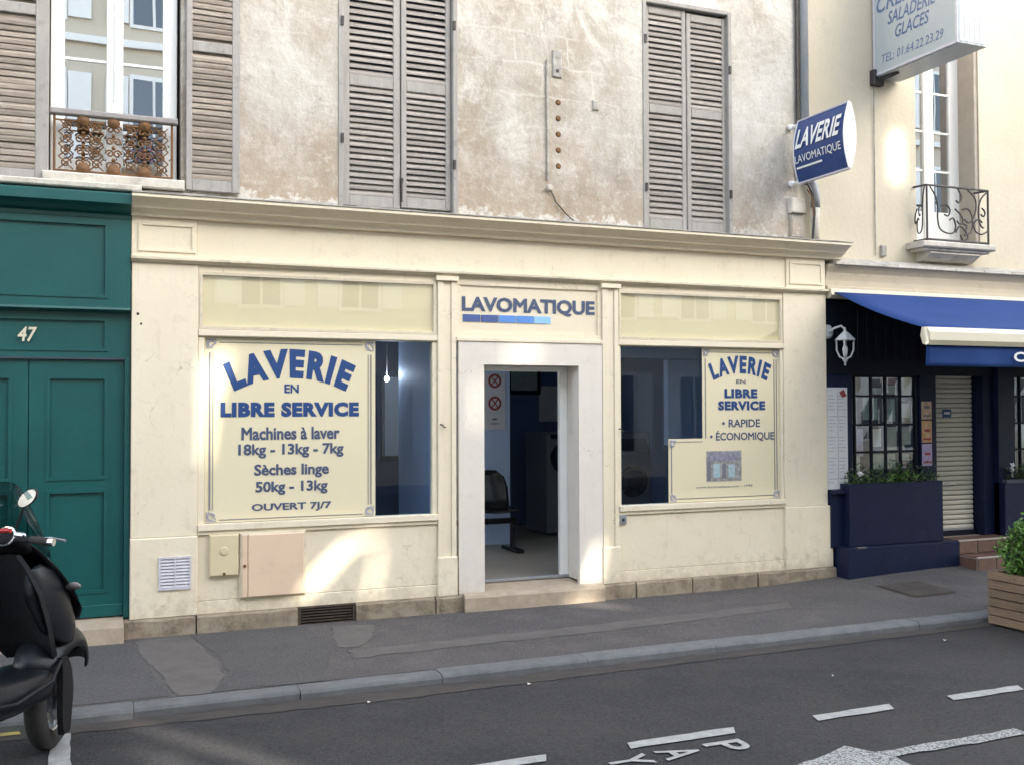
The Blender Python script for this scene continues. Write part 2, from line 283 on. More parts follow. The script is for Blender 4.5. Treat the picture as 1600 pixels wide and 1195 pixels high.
M['in_blue'] = mat('interior_blue_wall', (0.13, 0.20, 0.36), 0.7, (0.11, 0.17, 0.31), 2, 0.5)
M['in_light'] = mat('interior_pale_blue_wall', (0.50, 0.63, 0.85), 0.6)
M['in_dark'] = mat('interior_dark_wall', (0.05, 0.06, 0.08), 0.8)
M['in_floor'] = mat('interior_floor_tile', (0.34, 0.30, 0.25), 0.40, (0.27, 0.24, 0.20), 3, 0.7)
M['machine'] = mat('machine_enamel', (0.20, 0.21, 0.23), 0.35)
M['machine_dark'] = mat('machine_door_dark', (0.02, 0.022, 0.028), 0.15)
M['chair'] = mat('black_chair_shell', (0.012, 0.012, 0.015), 0.25)
M['paper'] = mat('white_paper', (0.70, 0.70, 0.70), 0.7, (0.6, 0.6, 0.62), 12, 0.4)
M['notice_red'] = mat('notice_red_ink', (0.30, 0.05, 0.045), 0.6)
M['sign_grey'] = mat('grey_sign_face', (0.44, 0.475, 0.48), 0.35, (0.40, 0.43, 0.44), 2, 0.5)
M['sign_text'] = mat('faded_blue_letters', (0.10, 0.15, 0.28), 0.5, (0.18, 0.24, 0.36), 40, 0.6)
M['white_plastic'] = mat('white_translucent_plastic', (0.84, 0.84, 0.82), 0.3, (0.78, 0.79, 0.76), 3, 0.4, stretch=(1, 1, 0.4))
M['sign_blue'] = mat('blue_sign_face', (0.016, 0.048, 0.18), 0.3, (0.020, 0.055, 0.205), 4, 0.5)
M['lantern'] = mat('grey_white_lantern', (0.55, 0.56, 0.56), 0.5)
M['roller'] = mat('putty_roller_slat', (0.66, 0.63, 0.54), 0.55, (0.60, 0.57, 0.49), 3, 0.6)
M['opp_wall'] = mat('opposite_beige_render', (0.60, 0.54, 0.43), 0.9, (0.52, 0.47, 0.38), 0.6, 0.6)
M['cards'] = [mat('card_print_'+str(i), c, 0.6, c2, 18, 0.8) for i, (c, c2) in enumerate([
    ((0.55, 0.42, 0.30), (0.35, 0.2, 0.12)), ((0.50, 0.26, 0.10), (0.6, 0.45, 0.3)), ((0.30, 0.28, 0.50), (0.55, 0.4, 0.55)),
    ((0.62, 0.62, 0.55), (0.4, 0.42, 0.36)), ((0.30, 0.42, 0.36), (0.5, 0.55, 0.5)), ((0.60, 0.52, 0.30), (0.5, 0.42, 0.25)), ((0.40, 0.10, 0.12), (0.5, 0.2, 0.2))])]

# ------------------------------------------------------------------ mesh helpers
class MB:
    def __init__(s): s.v = []; s.f = []
    def add(s, vs, fs):
        k = len(s.v); s.v += [tuple(a) for a in vs]; s.f += [tuple(i+k for i in f) for f in fs]; return s
    def box(s, x0, x1, y0, y1, z0, z1):
        return s.add([(x0, y0, z0), (x1, y0, z0), (x1, y1, z0), (x0, y1, z0), (x0, y0, z1), (x1, y0, z1), (x1, y1, z1), (x0, y1, z1)],
              [(0, 3, 2, 1), (4, 5, 6, 7), (0, 1, 5, 4), (1, 2, 6, 5), (2, 3, 7, 6), (3, 0, 4, 7)])
    def bbox(s, x0, x1, y0, y1, z0, z1, b=0.006):
        """box whose front (-Y) edges are chamfered"""
        b = min(b, (x1-x0)/3, (z1-z0)/3, abs(y1-y0)/2)
        return s.add([(x0+b, y0, z0+b), (x1-b, y0, z0+b), (x1-b, y0, z1-b), (x0+b, y0, z1-b),
                      (x0, y0+b, z0), (x1, y0+b, z0), (x1, y0+b, z1), (x0, y0+b, z1),
                      (x0, y1, z0), (x1, y1, z0), (x1, y1, z1), (x0, y1, z1)],
                     [(0, 1, 2, 3), (0, 4, 5, 1), (1, 5, 6, 2), (2, 6, 7, 3), (3, 7, 4, 0),
                      (4, 8, 9, 5), (5, 9, 10, 6), (6, 10, 11, 7), (7, 11, 8, 4), (8, 11, 10, 9)])
    def extrude_x(s, prof, x0, x1):
        """profile [(y,z)] swept along x, closed"""
        n = len(prof)
        vs = [(x0, y, z) for y, z in prof] + [(x1, y, z) for y, z in prof]
        fs = [(i, (i+1) % n, n+(i+1) % n, n+i) for i in range(n)]
        k = len(s.v); s.add(vs, fs)
        for off, flip in ((0, True), (n, False)):
            for t in tessellate_polygon([[Vector((y, z, 0)) for y, z in prof]]):
                s.f.append(tuple(k+off+i for i in (t if not flip else t[::-1])))
        return s
    def plate(s, outer, holes, fn, th):
        """flat outline with holes in (u,v); fn(u,v,d) places it; th is the depth"""
        loops = [outer] + list(holes); pts = [p for lp in loops for p in lp]; n = len(pts)
        tris = tessellate_polygon([[Vector((u, v, 0)) for u, v in lp] for lp in loops])
        k = len(s.v)
        s.v += [tuple(fn(u, v, 0)) for u, v in pts] + [tuple(fn(u, v, th)) for u, v in pts]
        for t in tris: s.f.append(tuple(k+i for i in t)); s.f.append(tuple(k+n+i for i in reversed(t)))
        o = 0
        for lp in loops:
            m = len(lp)
            for i in range(m): a, b = o+i, o+(i+1) % m; s.f.append((k+a, k+b, k+n+b, k+n+a))
            o += m
        return s
    def tube(s, pts, r, n=8, cap=True):
        pts = [Vector(p) for p in pts]; rs = r if isinstance(r, (list, tuple)) else [r]*len(pts)
        k0 = len(s.v); prev = None
        for i, p in enumerate(pts):
            t = (pts[min(i+1, len(pts)-1)] - pts[max(i-1, 0)])
            if t.length < 1e-9: t = Vector((0, 0, 1))
            t.normalize()
            if prev is None: a = t.orthogonal().normalized()
            else:
                a = prev - t*prev.dot(t)
                if a.length < 1e-6: a = t.orthogonal()
                a.normalize()
            prev = a; b = t.cross(a)
            for j in range(n):
                an = 2*math.pi*j/n; s.v.append(tuple(p + (a*math.cos(an) + b*math.sin(an))*rs[i]))
        for i in range(len(pts)-1):
            for j in range(n):
                s.f.append((k0+i*n+j, k0+i*n+(j+1) % n, k0+(i+1)*n+(j+1) % n, k0+(i+1)*n+j))
        if cap:
            s.f.append(tuple(k0+j for j in reversed(range(n)))); s.f.append(tuple(k0+(len(pts)-1)*n+j for j in range(n)))
        return s
    def lathe(s, prof, c, axis='z', n=20):
        """prof [(r, h)] revolved round an axis through c"""
        k0 = len(s.v)
        for r, h in prof:
            for j in range(n):
                a = 2*math.pi*j/n; u, v = r*math.cos(a), r*math.sin(a)
                d = {'z': (u, v, h), 'y': (u, h, v), 'x': (h, u, v)}[axis]
                s.v.append((c[0]+d[0], c[1]+d[1], c[2]+d[2]))
        for i in range(len(prof)-1):
            for j in range(n): s.f.append((k0+i*n+j, k0+i*n+(j+1) % n, k0+(i+1)*n+(j+1) % n, k0+(i+1)*n+j))
        return s
    def loft(s, rings, cap=True):
        n = len(rings[0]); k0 = len(s.v)
        for rg in rings: s.v += [tuple(p) for p in rg]
        for i in range(len(rings)-1):
            for j in range(n): s.f.append((k0+i*n+j, k0+i*n+(j+1) % n, k0+(i+1)*n+(j+1) % n, k0+(i+1)*n+j))
        if cap: s.f.append(tuple(k0+j for j in reversed(range(n)))); s.f.append(tuple(k0+(len(rings)-1)*n+j for j in range(n)))
        return s
    def build(s, name, m, parent=None, smooth=False, recalc=True):
        me = bpy.data.meshes.new(name)
        off = parent_origin(parent)
        me.from_pydata([(a-off[0], b-off[1], c-off[2]) for a, b, c in s.v], [], s.f)
        if recalc:
            import bmesh
            bm = bmesh.new(); bm.from_mesh(me); bmesh.ops.recalc_face_normals(bm, faces=bm.faces); bm.to_mesh(me); bm.free()
        me.materials.append(m)
        if smooth:
            for p in me.polygons: p.use_smooth = True
        o = bpy.data.objects.new(name, me); COL.objects.link(o)
        if parent: o.parent = parent
        return o

def parent_origin(p):
    v = Vector((0, 0, 0))
    while p is not None: v = v + Vector(p.location); p = p.parent
    return v
def thing(name, label, cat, loc=(0, 0, 0), group=None):
    o = bpy.data.objects.new(name, None); COL.objects.link(o); o.location = loc; o.empty_display_size = 0.1
    o['label'] = label; o['category'] = cat
    if group: o['group'] = group
    return o
def tag(o, label, cat, group=None):
    o['label'] = label; o['category'] = cat
    if group: o['group'] = group
    return o
def structure(o): o['kind'] = 'structure'; return o
def part(name, m, parent, *boxes, b=0.004):
    mb = MB()
    for q in boxes: mb.bbox(*q, b=b)
    return mb.build(name, m, parent)

def text(name, body, box, plane, m, parent, bold=0.0, shear=0.0, th=0.003, arch=0.0, fn=None, res=3):
    """letters fitted into box (u0,u1,v0,v1) on a wall plane facing -Y, or placed by fn(u,v,d)"""
    cu = bpy.data.curves.new(name, 'FONT'); cu.body = body; cu.size = 1; cu.resolution_u = res
    cu.bevel_depth = bold*1.0; cu.bevel_resolution = 0; cu.shear = shear; cu.extrude = 0.0
    if arch: cu.space_character = 1.25
    elif bold > .055: cu.space_character = 1.12
    o = bpy.data.objects.new(name, cu); COL.objects.link(o)
    me = bpy.data.meshes.new_from_object(o.evaluated_get(bpy.context.evaluated_depsgraph_get()))
    bpy.data.objects.remove(o); bpy.data.curves.remove(cu)
    if bold:      # keep the front half of the rounded letters only
        import bmesh
        bm = bmesh.new(); bm.from_mesh(me)
        bmesh.ops.delete(bm, geom=[v for v in bm.verts if v.co.z < -1e-5], context='VERTS'); bm.to_mesh(me); bm.free()
    xs = [v.co.x for v in me.vertices]; ys = [v.co.y for v in me.vertices]
    x0, x1, y0, y1 = min(xs), max(xs), min(ys), max(ys)
    u0, u1, v0, v1 = box
    off = parent_origin(parent)
    if fn is None: fn = lambda u, v, d: (u, plane - th + d, v)
    co = []
    for v in me.vertices:
        a = (v.co.x-x0)/(x1-x0); b = (v.co.y-y0)/(y1-y0); dd = -v.co.z*0.004
        if arch:
            # letters stand on a circle: arch = half angle
            an = (a-0.5)*2*arch; w = (u1-u0); rad = w/2/math.sin(arch); h = (v1-v0) - rad*(1-math.cos(arch))
            cx = (u0+u1)/2; cz = v1 - h - rad
            rr = rad + b*h
            sp = 1.0
            co.append(fn(cx+rr*math.sin(an)*w/2/((rad+h/2)*math.sin(arch))*sp, cz+rr*math.cos(an), dd))
        else: co.append(fn(u0+a*(u1-u0), v0+b*(v1-v0), dd))
    for v, c in zip(me.vertices, co): v.co = Vector(c) - off
    me.materials.clear(); me.materials.append(m); me.name = name
    o = bpy.data.objects.new(name, me); COL.objects.link(o)
    if parent: o.parent = parent
    return o

def jitter(pts, a):
    return [(x+random.uniform(-a, a), y+random.uniform(-a, a)) for x, y in pts]

# ------------------------------------------------------------------ GROUND: road, kerb, pavement
ZR = -0.20
def kerb_y(x): return -1.99 + 0.012*x
def ground_edge_z(x):
    t = min(max((x-6.0)/3.0, 0), 1); return -0.10 + 0.11*t*t*(3-2*t)
def pave_z(x, y):
    t = min(max(y/(kerb_y(x)+0.15), 0), 1); return ground_edge_z(x)*(1-t) + (-0.13)*t

g = MB(); g.add([(-200, -200, ZR-0.02), (200, -200, ZR-0.02), (200, 200, ZR-0.02), (-200, 200, ZR-0.02)], [(0, 1, 2, 3)])
structure(g.build('ground', M['paving'])) if False else None
rd = MB()
NX = 40
xs = [-60]+[-8+i*0.6 for i in range(46)]+[60]
rd.v = [(-200, -12.5, ZR), (200, -12.5, ZR)]
rd = MB()
for i in range(len(xs)-1):
    a, b = xs[i], xs[i+1]
    rd.add([(a, -12.6, ZR), (b, -12.6, ZR), (b, kerb_y(max(min(b, 20), -8))+0.02, ZR), (a, kerb_y(max(min(a, 20), -8))+0.02, ZR)], [(0, 1, 2, 3)])
structure(rd.build('road', M['road']))
structure(MB().add([(-300, -300, ZR-0.03), (300, -300, ZR-0.03), (300, 300, ZR-0.03), (-300, 300, ZR-0.03)], [(0, 1, 2, 3)]).build('ground', M['road']))
structure(MB().box(-60, 60, -15.0, -12.6, ZR-0.01, ZR+0.10).build('far_pavement', M['paving']))

def pav_sheet(xr, yr, dz):
    mb = MB(); nx, ny = len(xr), len(yr)
    for x in xr:
        for y in yr:
            yy = y*(kerb_y(max(min(x, 20), -8))+0.15) + (1-y)*0.7
            mb.v.append((x, yy, pave_z(x, min(yy, 0))+dz))
    for i in range(nx-1):
        for j in range(ny-1): mb.f.append((i*ny+j, (i+1)*ny+j, (i+1)*ny+j+1, i*ny+j+1))
    return mb
pavement = structure(pav_sheet([-40]+[-8+i*0.5 for i in range(57)]+[60], [i/12 for i in range(13)], 0).build('pavement', M['paving'], smooth=True))

def flat_patch(name, pts, m, parent=None, dz=0.004, on_road=False, rag=0.03):
    """irregular patch laid flush on the pavement or road; outline subdivided and made uneven"""
    out = []
    for i in range(len(pts)):
        a, b = pts[i], pts[(i+1) % len(pts)]
        L = math.hypot(b[0]-a[0], b[1]-a[1]); n = max(1, int(L/0.10))
        for k in range(n):
            t = k/n; out.append((a[0]+(b[0]-a[0])*t+random.uniform(-rag, rag), a[1]+(b[1]-a[1])*t+random.uniform(-rag, rag)))
    mb = MB()
    mb.v = [(x, y, (ZR if on_road else pave_z(x, min(y, 0)))+dz) for x, y in out]
    mb.f = [tuple(t) for t in tessellate_polygon([[Vector((x, y, 0)) for x, y in out]])]
    o = mb.build(name, m, parent)
    return o
K = kerb_y
for name, pts, m in (
    ('asphalt_patch', [(0.38, -0.15), (0.44, -0.8), (0.53, -1.45), (0.58, -1.82), (0.80, -1.82), (0.92, -1.42), (0.90, -0.8), (0.80, -0.12)], 'paving_light'),
    ('asphalt_patch', [(0.80, -0.12), (1.75, -0.12), (1.82, -0.72), (1.55, -1.80), (0.78, -1.82), (0.96, -1.42), (0.94, -0.8)], 'paving_dark'),
    ('asphalt_patch', [(-3.0, -0.30), (0.36, -0.25), (0.42, -0.8), (0.50, -1.45), (0.54, -1.80), (-3.0, -1.82)], 'paving_dark'),
    ('asphalt_patch', [(1.9, -1.05), (3.8, -0.98), (6.2, -0.80), (6.1, -1.02), (4.2, -1.20), (1.9, -1.30)], 'paving_light'),
    ('asphalt_patch', [(1.95, -0.2), (2.3, -0.25), (2.15, -0.75), (2.0, -1.0), (1.86, -0.95), (1.88, -0.6)], 'paving_light')):
    flat_patch(name, pts, M[m], pavement, dz=0.003, rag=0.02)

# kerb stones
kerb = bpy.data.objects.new('kerb', None); COL.objects.link(kerb); kerb['kind'] = 'structure'
kx = -6.0; i = 0
joints = []
while kx < 16:
    L = random.choice([1.0, 1.15, 0.9, 1.05]); joints.append((kx, min(kx+L, 16))); kx += L
# one joint stands at x = 2.35 in front of the left window
sh = 2.35 - min((a for a, b in joints), key=lambda a: abs(a-2.35))
for a, b in joints:
    a += sh; b += sh; a2, b2 = a+0.002, b-0.002
    dz = random.uniform(-0.003, 0.003); dy = random.uniform(-0.006, 0.006)
    mb = MB(); n = 6; rings = []
    for k in range(n+1):
        x = a2+(b2-a2)*k/n; y = kerb_y(x)+dy; zt = -0.13+dz+random.uniform(-.0015, .0015)
        rings.append([(x, y+0.16, ZR-0.05), (x, y+0.16, zt), (x, y+0.035, zt-0.003), (x, y+0.012, zt-0.010), (x, y, zt-0.028), (x, y-0.006, ZR-0.05)])
    mb.loft(rings); mb.build('kerb_stone', M['kerb'], kerb)
road_obj = bpy.data.objects['road']
flat_patch('gutter', [(-4, kerb_y(-4)-0.004), (7.6, kerb_y(7.6)-0.004), (7.6, kerb_y(7.6)-0.16), (4, kerb_y(4)-0.20), (2, kerb_y(2)-0.26), (0, kerb_y(0)-0.18), (-4, kerb_y(-4)-0.16)],
           M['gutter'], road_obj, dz=0.004, on_road=True, rag=0.012)
# repaired areas of the road

# road markings
def mark(name, pts, m, label, group=None, rag=0.006):
    o = flat_patch(name, pts, m, None, dz=0.008, on_road=True, rag=rag)
    tag(o, label, 'road marking', group); return o
def dash(x0, x1, label):
    y0, y1 = -3.615+0.01*(x0-4), -3.715+0.01*(x0-4)
    return mark('lane_dash', [(x0+0.03, y0), (x1+0.03, y0+0.01), (x1-0.02, y1+0.01), (x0, y1)], M['paint'], label, 'dashes of the parking line')
dash(1.62, 2.38, 'white painted dash cut by the bottom edge, left of the letter Y')
dash(2.89, 3.62, 'white painted dash just above the painted letters P and A')
dash(4.21, 4.84, 'white painted dash above the arrow head, third from the right end')
dash(5.33, 5.99, 'white painted dash at the right edge, nearest the wooden planter')
arr = [(5.20, -4.31), (5.20, -4.41), (4.16, -4.42), (4.17, -4.62), (3.35, -4.40), (4.05, -4.17), (4.13, -4.31)]
mark('road_arrow', arr, M['paint_worn'], 'speckled worn white painted arrow pointing left on the road', rag=0.012)
for ch, xa, lab in (('P', 3.30, 'white painted letter P, farthest of the road letters'), ('A', 2.98, 'white painted letter A between P and Y on the road'),
                    ('Y', 2.66, 'white painted letter Y at the bottom edge of the photo')):
    o = text('road_letter', ch, (0, 0.17, 0, 0.25), 0, M['paint'], None, bold=0.015, fn=(lambda xa: lambda u, v, d: (xa+v, -3.82-u, ZR+0.009-d))(xa))
    tag(o, lab, 'road marking', 'painted letters on the road')
mark('bay_line', [(-0.17, -2.17), (-0.065, -2.17), (-0.045, -3.6), (-0.17, -3.6)], M['paint'], 'white painted bay line running from under the scooter wheel')
mark('kerb_line', [(-3.5, kerb_y(-3.5)-0.02), (-0.36, -2.0), (-0.34, -2.07), (-3.5, kerb_y(-3.5)-0.12)], M['paint_yellow'], 'yellow painted line along the kerb behind the scooter')

# manhole cover in the pavement
mh = thing('manhole_cover', 'square metal access cover in the pavement before the blue bar front', 'manhole cover', (7.72, -0.86, pave_z(7.72, -0.86)))
def slope_quad(x0, x1, y0, y1, dz): return MB().add([(x, y, pave_z(x, y)+dz) for x, y in ((x0, y0), (x1, y0), (x1, y1), (x0, y1))], [(0, 1, 2, 3)])
slope_quad(7.44, 7.98, -1.14, -0.60, 0.005).build('frame', M['grille'], mh)
for i_ in range(2):
    for j_ in range(2): slope_quad(7.465+i_*.248, 7.705+i_*.248, -1.115+j_*.248, -0.875+j_*.248, 0.009).build('lid', M['manhole'], mh)
# litter
for x, y, s in ((1.75, -2.25, .016), (2.9, -2.25, .02), (6.6, -2.35, .02), (5.0, -2.9, .012)):
    o = MB().add([(x-s, y-s*.6, ZR+.012), (x+s, y-s*.3, ZR+.02), (x+s*.8, y+s*.7, ZR+.012), (x-s*.7, y+s*.6, ZR+.022)], [(0, 1, 2, 3)]).build('litter', M['sill'])
    tag(o, 'tiny scrap of pale litter lying on the road surface', 'litter', 'scraps of litter on the road')

# ------------------------------------------------------------------ OPPOSITE HOUSES (seen in the glass, shade the street)
SL = -SUND
def slot_at(px, pz, y=0.0, Y0=-15.0):  # traces a wanted light patch back along the sun to the far wall
    t = (Y0-y)/SL.y; return (px+SL.x*t, pz+SL.z*t)
SUN_SLOTS = []  # invented slots in the far wall, shaped to throw the sun patches
def sun_slot(pts, y=0.0): SUN_SLOTS.append([slot_at(a, b, y) for a, b in pts])
sun_slot([(1.72, 0.12), (1.72, 0.20), (2.14, 0.60), (2.48, 0.68), (2.52, 0.62), (2.22, 0.55), (1.84, 0.16)])
sun_slot([(2.42, 0.54), (2.50, 0.54), (2.42, 0.08), (2.33, 0.08)])
sun_slot([(4.47, 0.02), (4.45, 0.14), (4.59, 0.48), (4.67, 0.48), (4.58, 0.02)])
sun_slot([(4.25, -0.30), (4.15, -0.06), (4.46, -0.06), (4.60, -0.30)])
sun_slot([(3.62, 2.21), (3.62, 2.29), (4.05, 2.29), (4.0, 2.21)])
sun_slot([(3.33, 1.55), (3.33, 2.05), (3.41, 2.05), (3.41, 1.55)])
sun_slot([(0.93, 1.3), (0.93, 2.18), (1.20, 2.27), (1.06, 1.8), (1.01, 1.3)])
sun_slot([(8.40, 4.35), (8.40, 4.85), (8.62, 4.92), (8.62, 4.30)])
def road_sun_slot(pts):   # slots added to land sun streaks on the road
    SUN_SLOTS.append([slot_at(a, ZR, b) for a, b in pts])
road_sun_slot([(0.12, -1.85), (0.42, -2.10), (1.20, -3.30), (1.02, -3.40), (0.28, -2.16)])
road_sun_slot([(0.25, -2.62), (0.42, -2.62), (0.85, -3.5), (0.60, -3.5)])
opp = thing('building', 'long beige house across the street, only seen mirrored in the windows', 'building', (5, -15, ZR))
OW = []
for k in range(-7, 16):
    OW.append((k*2.3+0.95, k*2.3+1.85))
def hits(x0, x1, z0, z1):
    for q in SUN_SLOTS:
        qx = [p[0] for p in q]; qz = [p[1] for p in q]
        if min(qx)-0.1 < x1 and max(qx)+0.1 > x0 and min(qz)-0.1 < z1 and max(qz)+0.1 > z0: return True
    return False
MB().plate([(-30, ZR), (45, ZR), (45, 13.2), (-30, 13.2)], SUN_SLOTS, lambda u, v, d: (u, -15.0-d, v), 0.10).build('wall', M['opp_wall'], opp)  # house wall, pierced by the added slots that shape the sunlight
for zz in (3.4, 6.6, 9.75, 12.9):
    mb = MB()
    x = -30.0
    segs = []
    for q in sorted([(min(p[0] for p in q)-.1, max(p[0] for p in q)+.1) for q in SUN_SLOTS if min(p[1] for p in q) < zz+.25 and max(p[1] for p in q) > zz-.1]):
        if q[0] > x: segs.append((x, q[0]))
        x = max(x, q[1])
    segs.append((x, 45))
    for a, b in segs: mb.box(a, b, -15.0, -14.88, zz, zz+0.16)
    mb.build('string_course', M['white'], opp)
M['opp_glass'] = mat('opposite_window_glass', (0.05, 0.07, 0.09), 0.05, spec=0.9)
for z0, h in ((0.6, 2.0), (4.1, 1.9), (7.2, 1.9), (10.3, 1.8)):
    for a, b in OW:
        if hits(a-.5, b+.5, z0, z0+h): continue
        w = MB().box(a-.06, b+.06, -15.0, -14.95, z0-.08, z0+h+.06).build('window', M['white'], opp)
        MB().box(a+.02, (a+b)/2-.03, -14.95, -14.94, z0, z0+h-.04).box((a+b)/2+.03, b-.02, -14.95, -14.94, z0, z0+h-.04).build('pane', M['opp_glass'], w)
        MB().bbox(a-.55, a-.08, -15.0, -14.93, z0, z0+h).build('shutter', M['white'], opp)
        MB().bbox(b+.08, b+.55, -15.0, -14.93, z0, z0+h).build('shutter', M['white'], opp)

# ------------------------------------------------------------------ WEATHERED BUILDING (upper storey)
YW = 0.10
b1 = thing('building', 'weathered grey and beige rendered building over the cream shopfront, with closed louvred shutters', 'building', (3, 0.2, 3.5))
H1 = [[(-0.30, 3.60), (0.74, 3.60), (0.74, 6.40), (-0.30, 6.40)], [(2.095, 3.53), (3.18, 3.53), (3.18, 6.10), (2.095, 6.10)], [(5.19, 3.51), (6.21, 3.51), (6.21, 5.86), (5.19, 5.86)]]
MB().plate([(-14, 3.30), (7.06, 3.30), (7.06, 10.5), (-14, 10.5)], H1, lambda u, v, d: (u, YW+d, v), 0.32).build('wall', M['wall'], b1)
# back of the house: closes the volume behind
MB().box(-14, 7.06, 8.0, 8.2, -0.1, 10.5).build('back_wall', M['right_wall'], b1)
MB().box(-14, 7.06, 0.42, 8.0, 10.3, 10.5).build('roof', M['zinc'], b1)
MB().box(-14, 7.06, 0.40, 8.0, 3.15, 3.29).build('floor_slab', M['in_dark'], b1)
# uneven sill band where the render meets the cornice flashing
mb = MB(); x = -4.0
while x < 7.0:
    w = random.uniform(0.12, 0.4); mb.box(x, min(x+w, 7.05), 0.02, 0.12, 3.44, 3.515+random.uniform(0, 0.035)); x += w
mb.build('flashing', M['cement'], b1)

def slat_mesh(w, h, d, m):
    me = MB().add([(0, 0, 0), (w, 0, 0), (w, 0, h*0.22), (0, 0, h*0.22), (0, d, h), (w, d, h), (w, d, h*0.72), (0, d, h*0.72)],
                  [(0, 1, 2, 3), (3, 2, 5, 4), (4, 5, 6, 7), (7, 6, 1, 0), (0, 3, 4, 7), (1, 6, 5, 2)])
    o = me.build('slat', m, None); return o
def put(proto_mesh, name, loc, parent, rot=(0, 0, 0)):
    o = bpy.data.objects.new(name, proto_mesh); COL.objects.link(o); o.parent = parent
    o.location = Vector(loc) - parent_origin(parent); o.rotation_euler = rot; return o

def louvre_leaf(x0, x1, z0, z1, midz, parent, y, n_up, n_dn, side=0.05, mid=0.10, bot=0.10, top=0.08, ms='shutter', mf='shutter_frame', d=0.03, gapk=1.0, zmax=6.3, label=None):
    """a shutter leaf: frame (part) with separate slats (sub-parts)"""
    mb = MB()
    mb.bbox(x0, x0+side, y, y+0.035, z0, z1); mb.bbox(x1-side, x1, y, y+0.035, z0, z1)
    mb.bbox(x0+side, x1-side, y+.002, y+0.033, z0, z0+bot); mb.bbox(x0+side, x1-side, y+.002, y+0.033, midz-mid/2, midz+mid/2)
    mb.bbox(x0+side, x1-side, y+.002, y+0.033, z1-top, z1)
    f = mb.build('shutter', M[mf], parent)
    if label: f['label'] = label
    w = x1-x0-2*side
    proto = None
    for (a, b, n) in ((z0+bot, midz-mid/2, n_dn), (midz+mid/2, z1-top, n_up)):
        p = (b-a)/n
        for k in range(n):
            zz = a+k*p
            if zz > zmax: break
            if proto is None:
                me = MB().add([(0, 0, 0), (w, 0, 0), (w, 0, p*0.30), (0, 0, p*0.30), (0, d, p*gapk), (w, d, p*gapk), (w, d, p*gapk*0.74), (0, d, p*gapk*0.74)],
                       [(0, 1, 2, 3), (3, 2, 5, 4), (4, 5, 6, 7), (7, 6, 1, 0), (0, 3, 4, 7), (1, 6, 5, 2)])
                o = me.build('slat', M[ms], None); proto = o.data
                o.parent = f; o.location = Vector((x0+side, y+0.003, zz)) - parent_origin(f)
            else:
                o = put(proto, 'slat', (x0+side, y+0.003, zz), f)
            o.rotation_euler = (random.uniform(-.05, .05), random.uniform(-.006, .006), 0)
    MB().box(x0+side, x1-side, y+0.045, y+0.05, z0, z1).build('backing', M['in_dark'], f)
    return f
YS = YW+0.035
# centre window: two closed leaves
louvre_leaf(2.125, 2.655, 3.56, 6.06, 4.70, b1, YS, 20, 18, side=0.062)
louvre_leaf(2.668, 3.150, 3.575, 6.06, 4.70, b1, YS+.004, 20, 18, side=0.052)
# right window
louvre_leaf(5.215, 5.700, 3.54, 5.82, 4.77, b1, YS, 16, 18, side=0.050, bot=0.11, mid=0.09)
louvre_leaf(5.712, 6.190, 3.54, 5.80, 4.77, b1, YS+.004, 16, 18, side=0.050, bot=0.11, mid=0.09)
# casings round the shutters
for (x0, x1, z0, z1) in ((2.095, 3.18, 3.53, 6.10), (5.19, 6.21, 3.51, 5.86)):
    MB().bbox(x0-.02, x0+.026, YW-.012, YW+.06, z0, z1).bbox(x1-.026, x1+.02, YW-.012, YW+.06, z0, z1).bbox(x0+.026, x1-.026, YW-.010, YW+.06, z1-.035, z1+.01).build('casing', M['shutter_frame'], b1)
    MB().bbox(x0-.03, x1+.03, YW-.03, YW+.05, z0-.03, z0+.012).build('sill', M['cement'], b1)
# espagnolette rod end and hinges
MB().tube([(2.665, YS-.02, 3.62), (2.665, YS-.02, 3.80)], 0.010).box(2.655, 2.678, YS-.03, YS, 3.80, 3.84).build('latch', M['iron'], b1)
for x, z in ((2.11, 4.15), (2.11, 5.2), (3.165, 4.0), (3.165, 5.3), (5.20, 3.95), (5.20, 5.45), (6.20, 3.95), (6.20, 5.25)):
    MB().box(x-.012, x+.012, YW-.03, YW, z-.04, z+.04).build('hinge', M['iron'], b1)

# left window: open leaves lie back against the wall
def open_leaf(x0, x1, z0, side_l, side_r, n, p, off=0.0, label=None, midz=None):
    f = MB().bbox(x0, x0+side_l, YW-.055, YW-.015, z0, 6.4).bbox(x1-side_r, x1, YW-.055, YW-.015, z0, 6.4).bbox(x0+side_l, x1-side_r, YW-.053, YW-.015, z0, z0+.10)
    if midz: f.bbox(x0+side_l, x1-side_r, YW-.053, YW-.015, midz-.045, midz+.045)
    f = f.build('shutter', M['shutter_frame'], b1)
    if label: f['label'] = label
    w = x1-x0-side_l-side_r; proto = None
    MB().box(x0+side_l, x1-side_r, YW-.024, YW-.018, z0+.05, 6.4).build('backing', M['shutter_old'], f)
    z = z0+.10
    while z < 5.6:
        if midz and midz-.09 < z < midz+.04: z += p; continue
        if proto is None:
            o = MB().add([(0, 0, 0), (w, 0, 0), (w, 0, p*.5), (0, 0, p*.5), (0, .015, p*1.06), (w, .015, p*1.06), (w, .015, p*.6), (0, .015, p*.6)],
                  [(0, 1, 2, 3), (3, 2, 5, 4), (4, 5, 6, 7), (7, 6, 1, 0), (0, 3, 4, 7), (1, 6, 5, 2)]).build('slat', M['shutter_old'], None)
            proto = o.data; o.parent = f; o.location = Vector((x0+side_l, YW-.051, z)) - parent_origin(f)
        else: o = put(proto, 'slat', (x0+side_l, YW-.051, z), f)
        o.rotation_euler = (random.uniform(-.10, .10), random.uniform(-.012, .012), 0)
        z += p
open_leaf(0.775, 1.215, 3.575, 0.05, 0.065, 30, 0.050, label='grey louvred shutter folded open right of the upstairs window', midz=4.80)
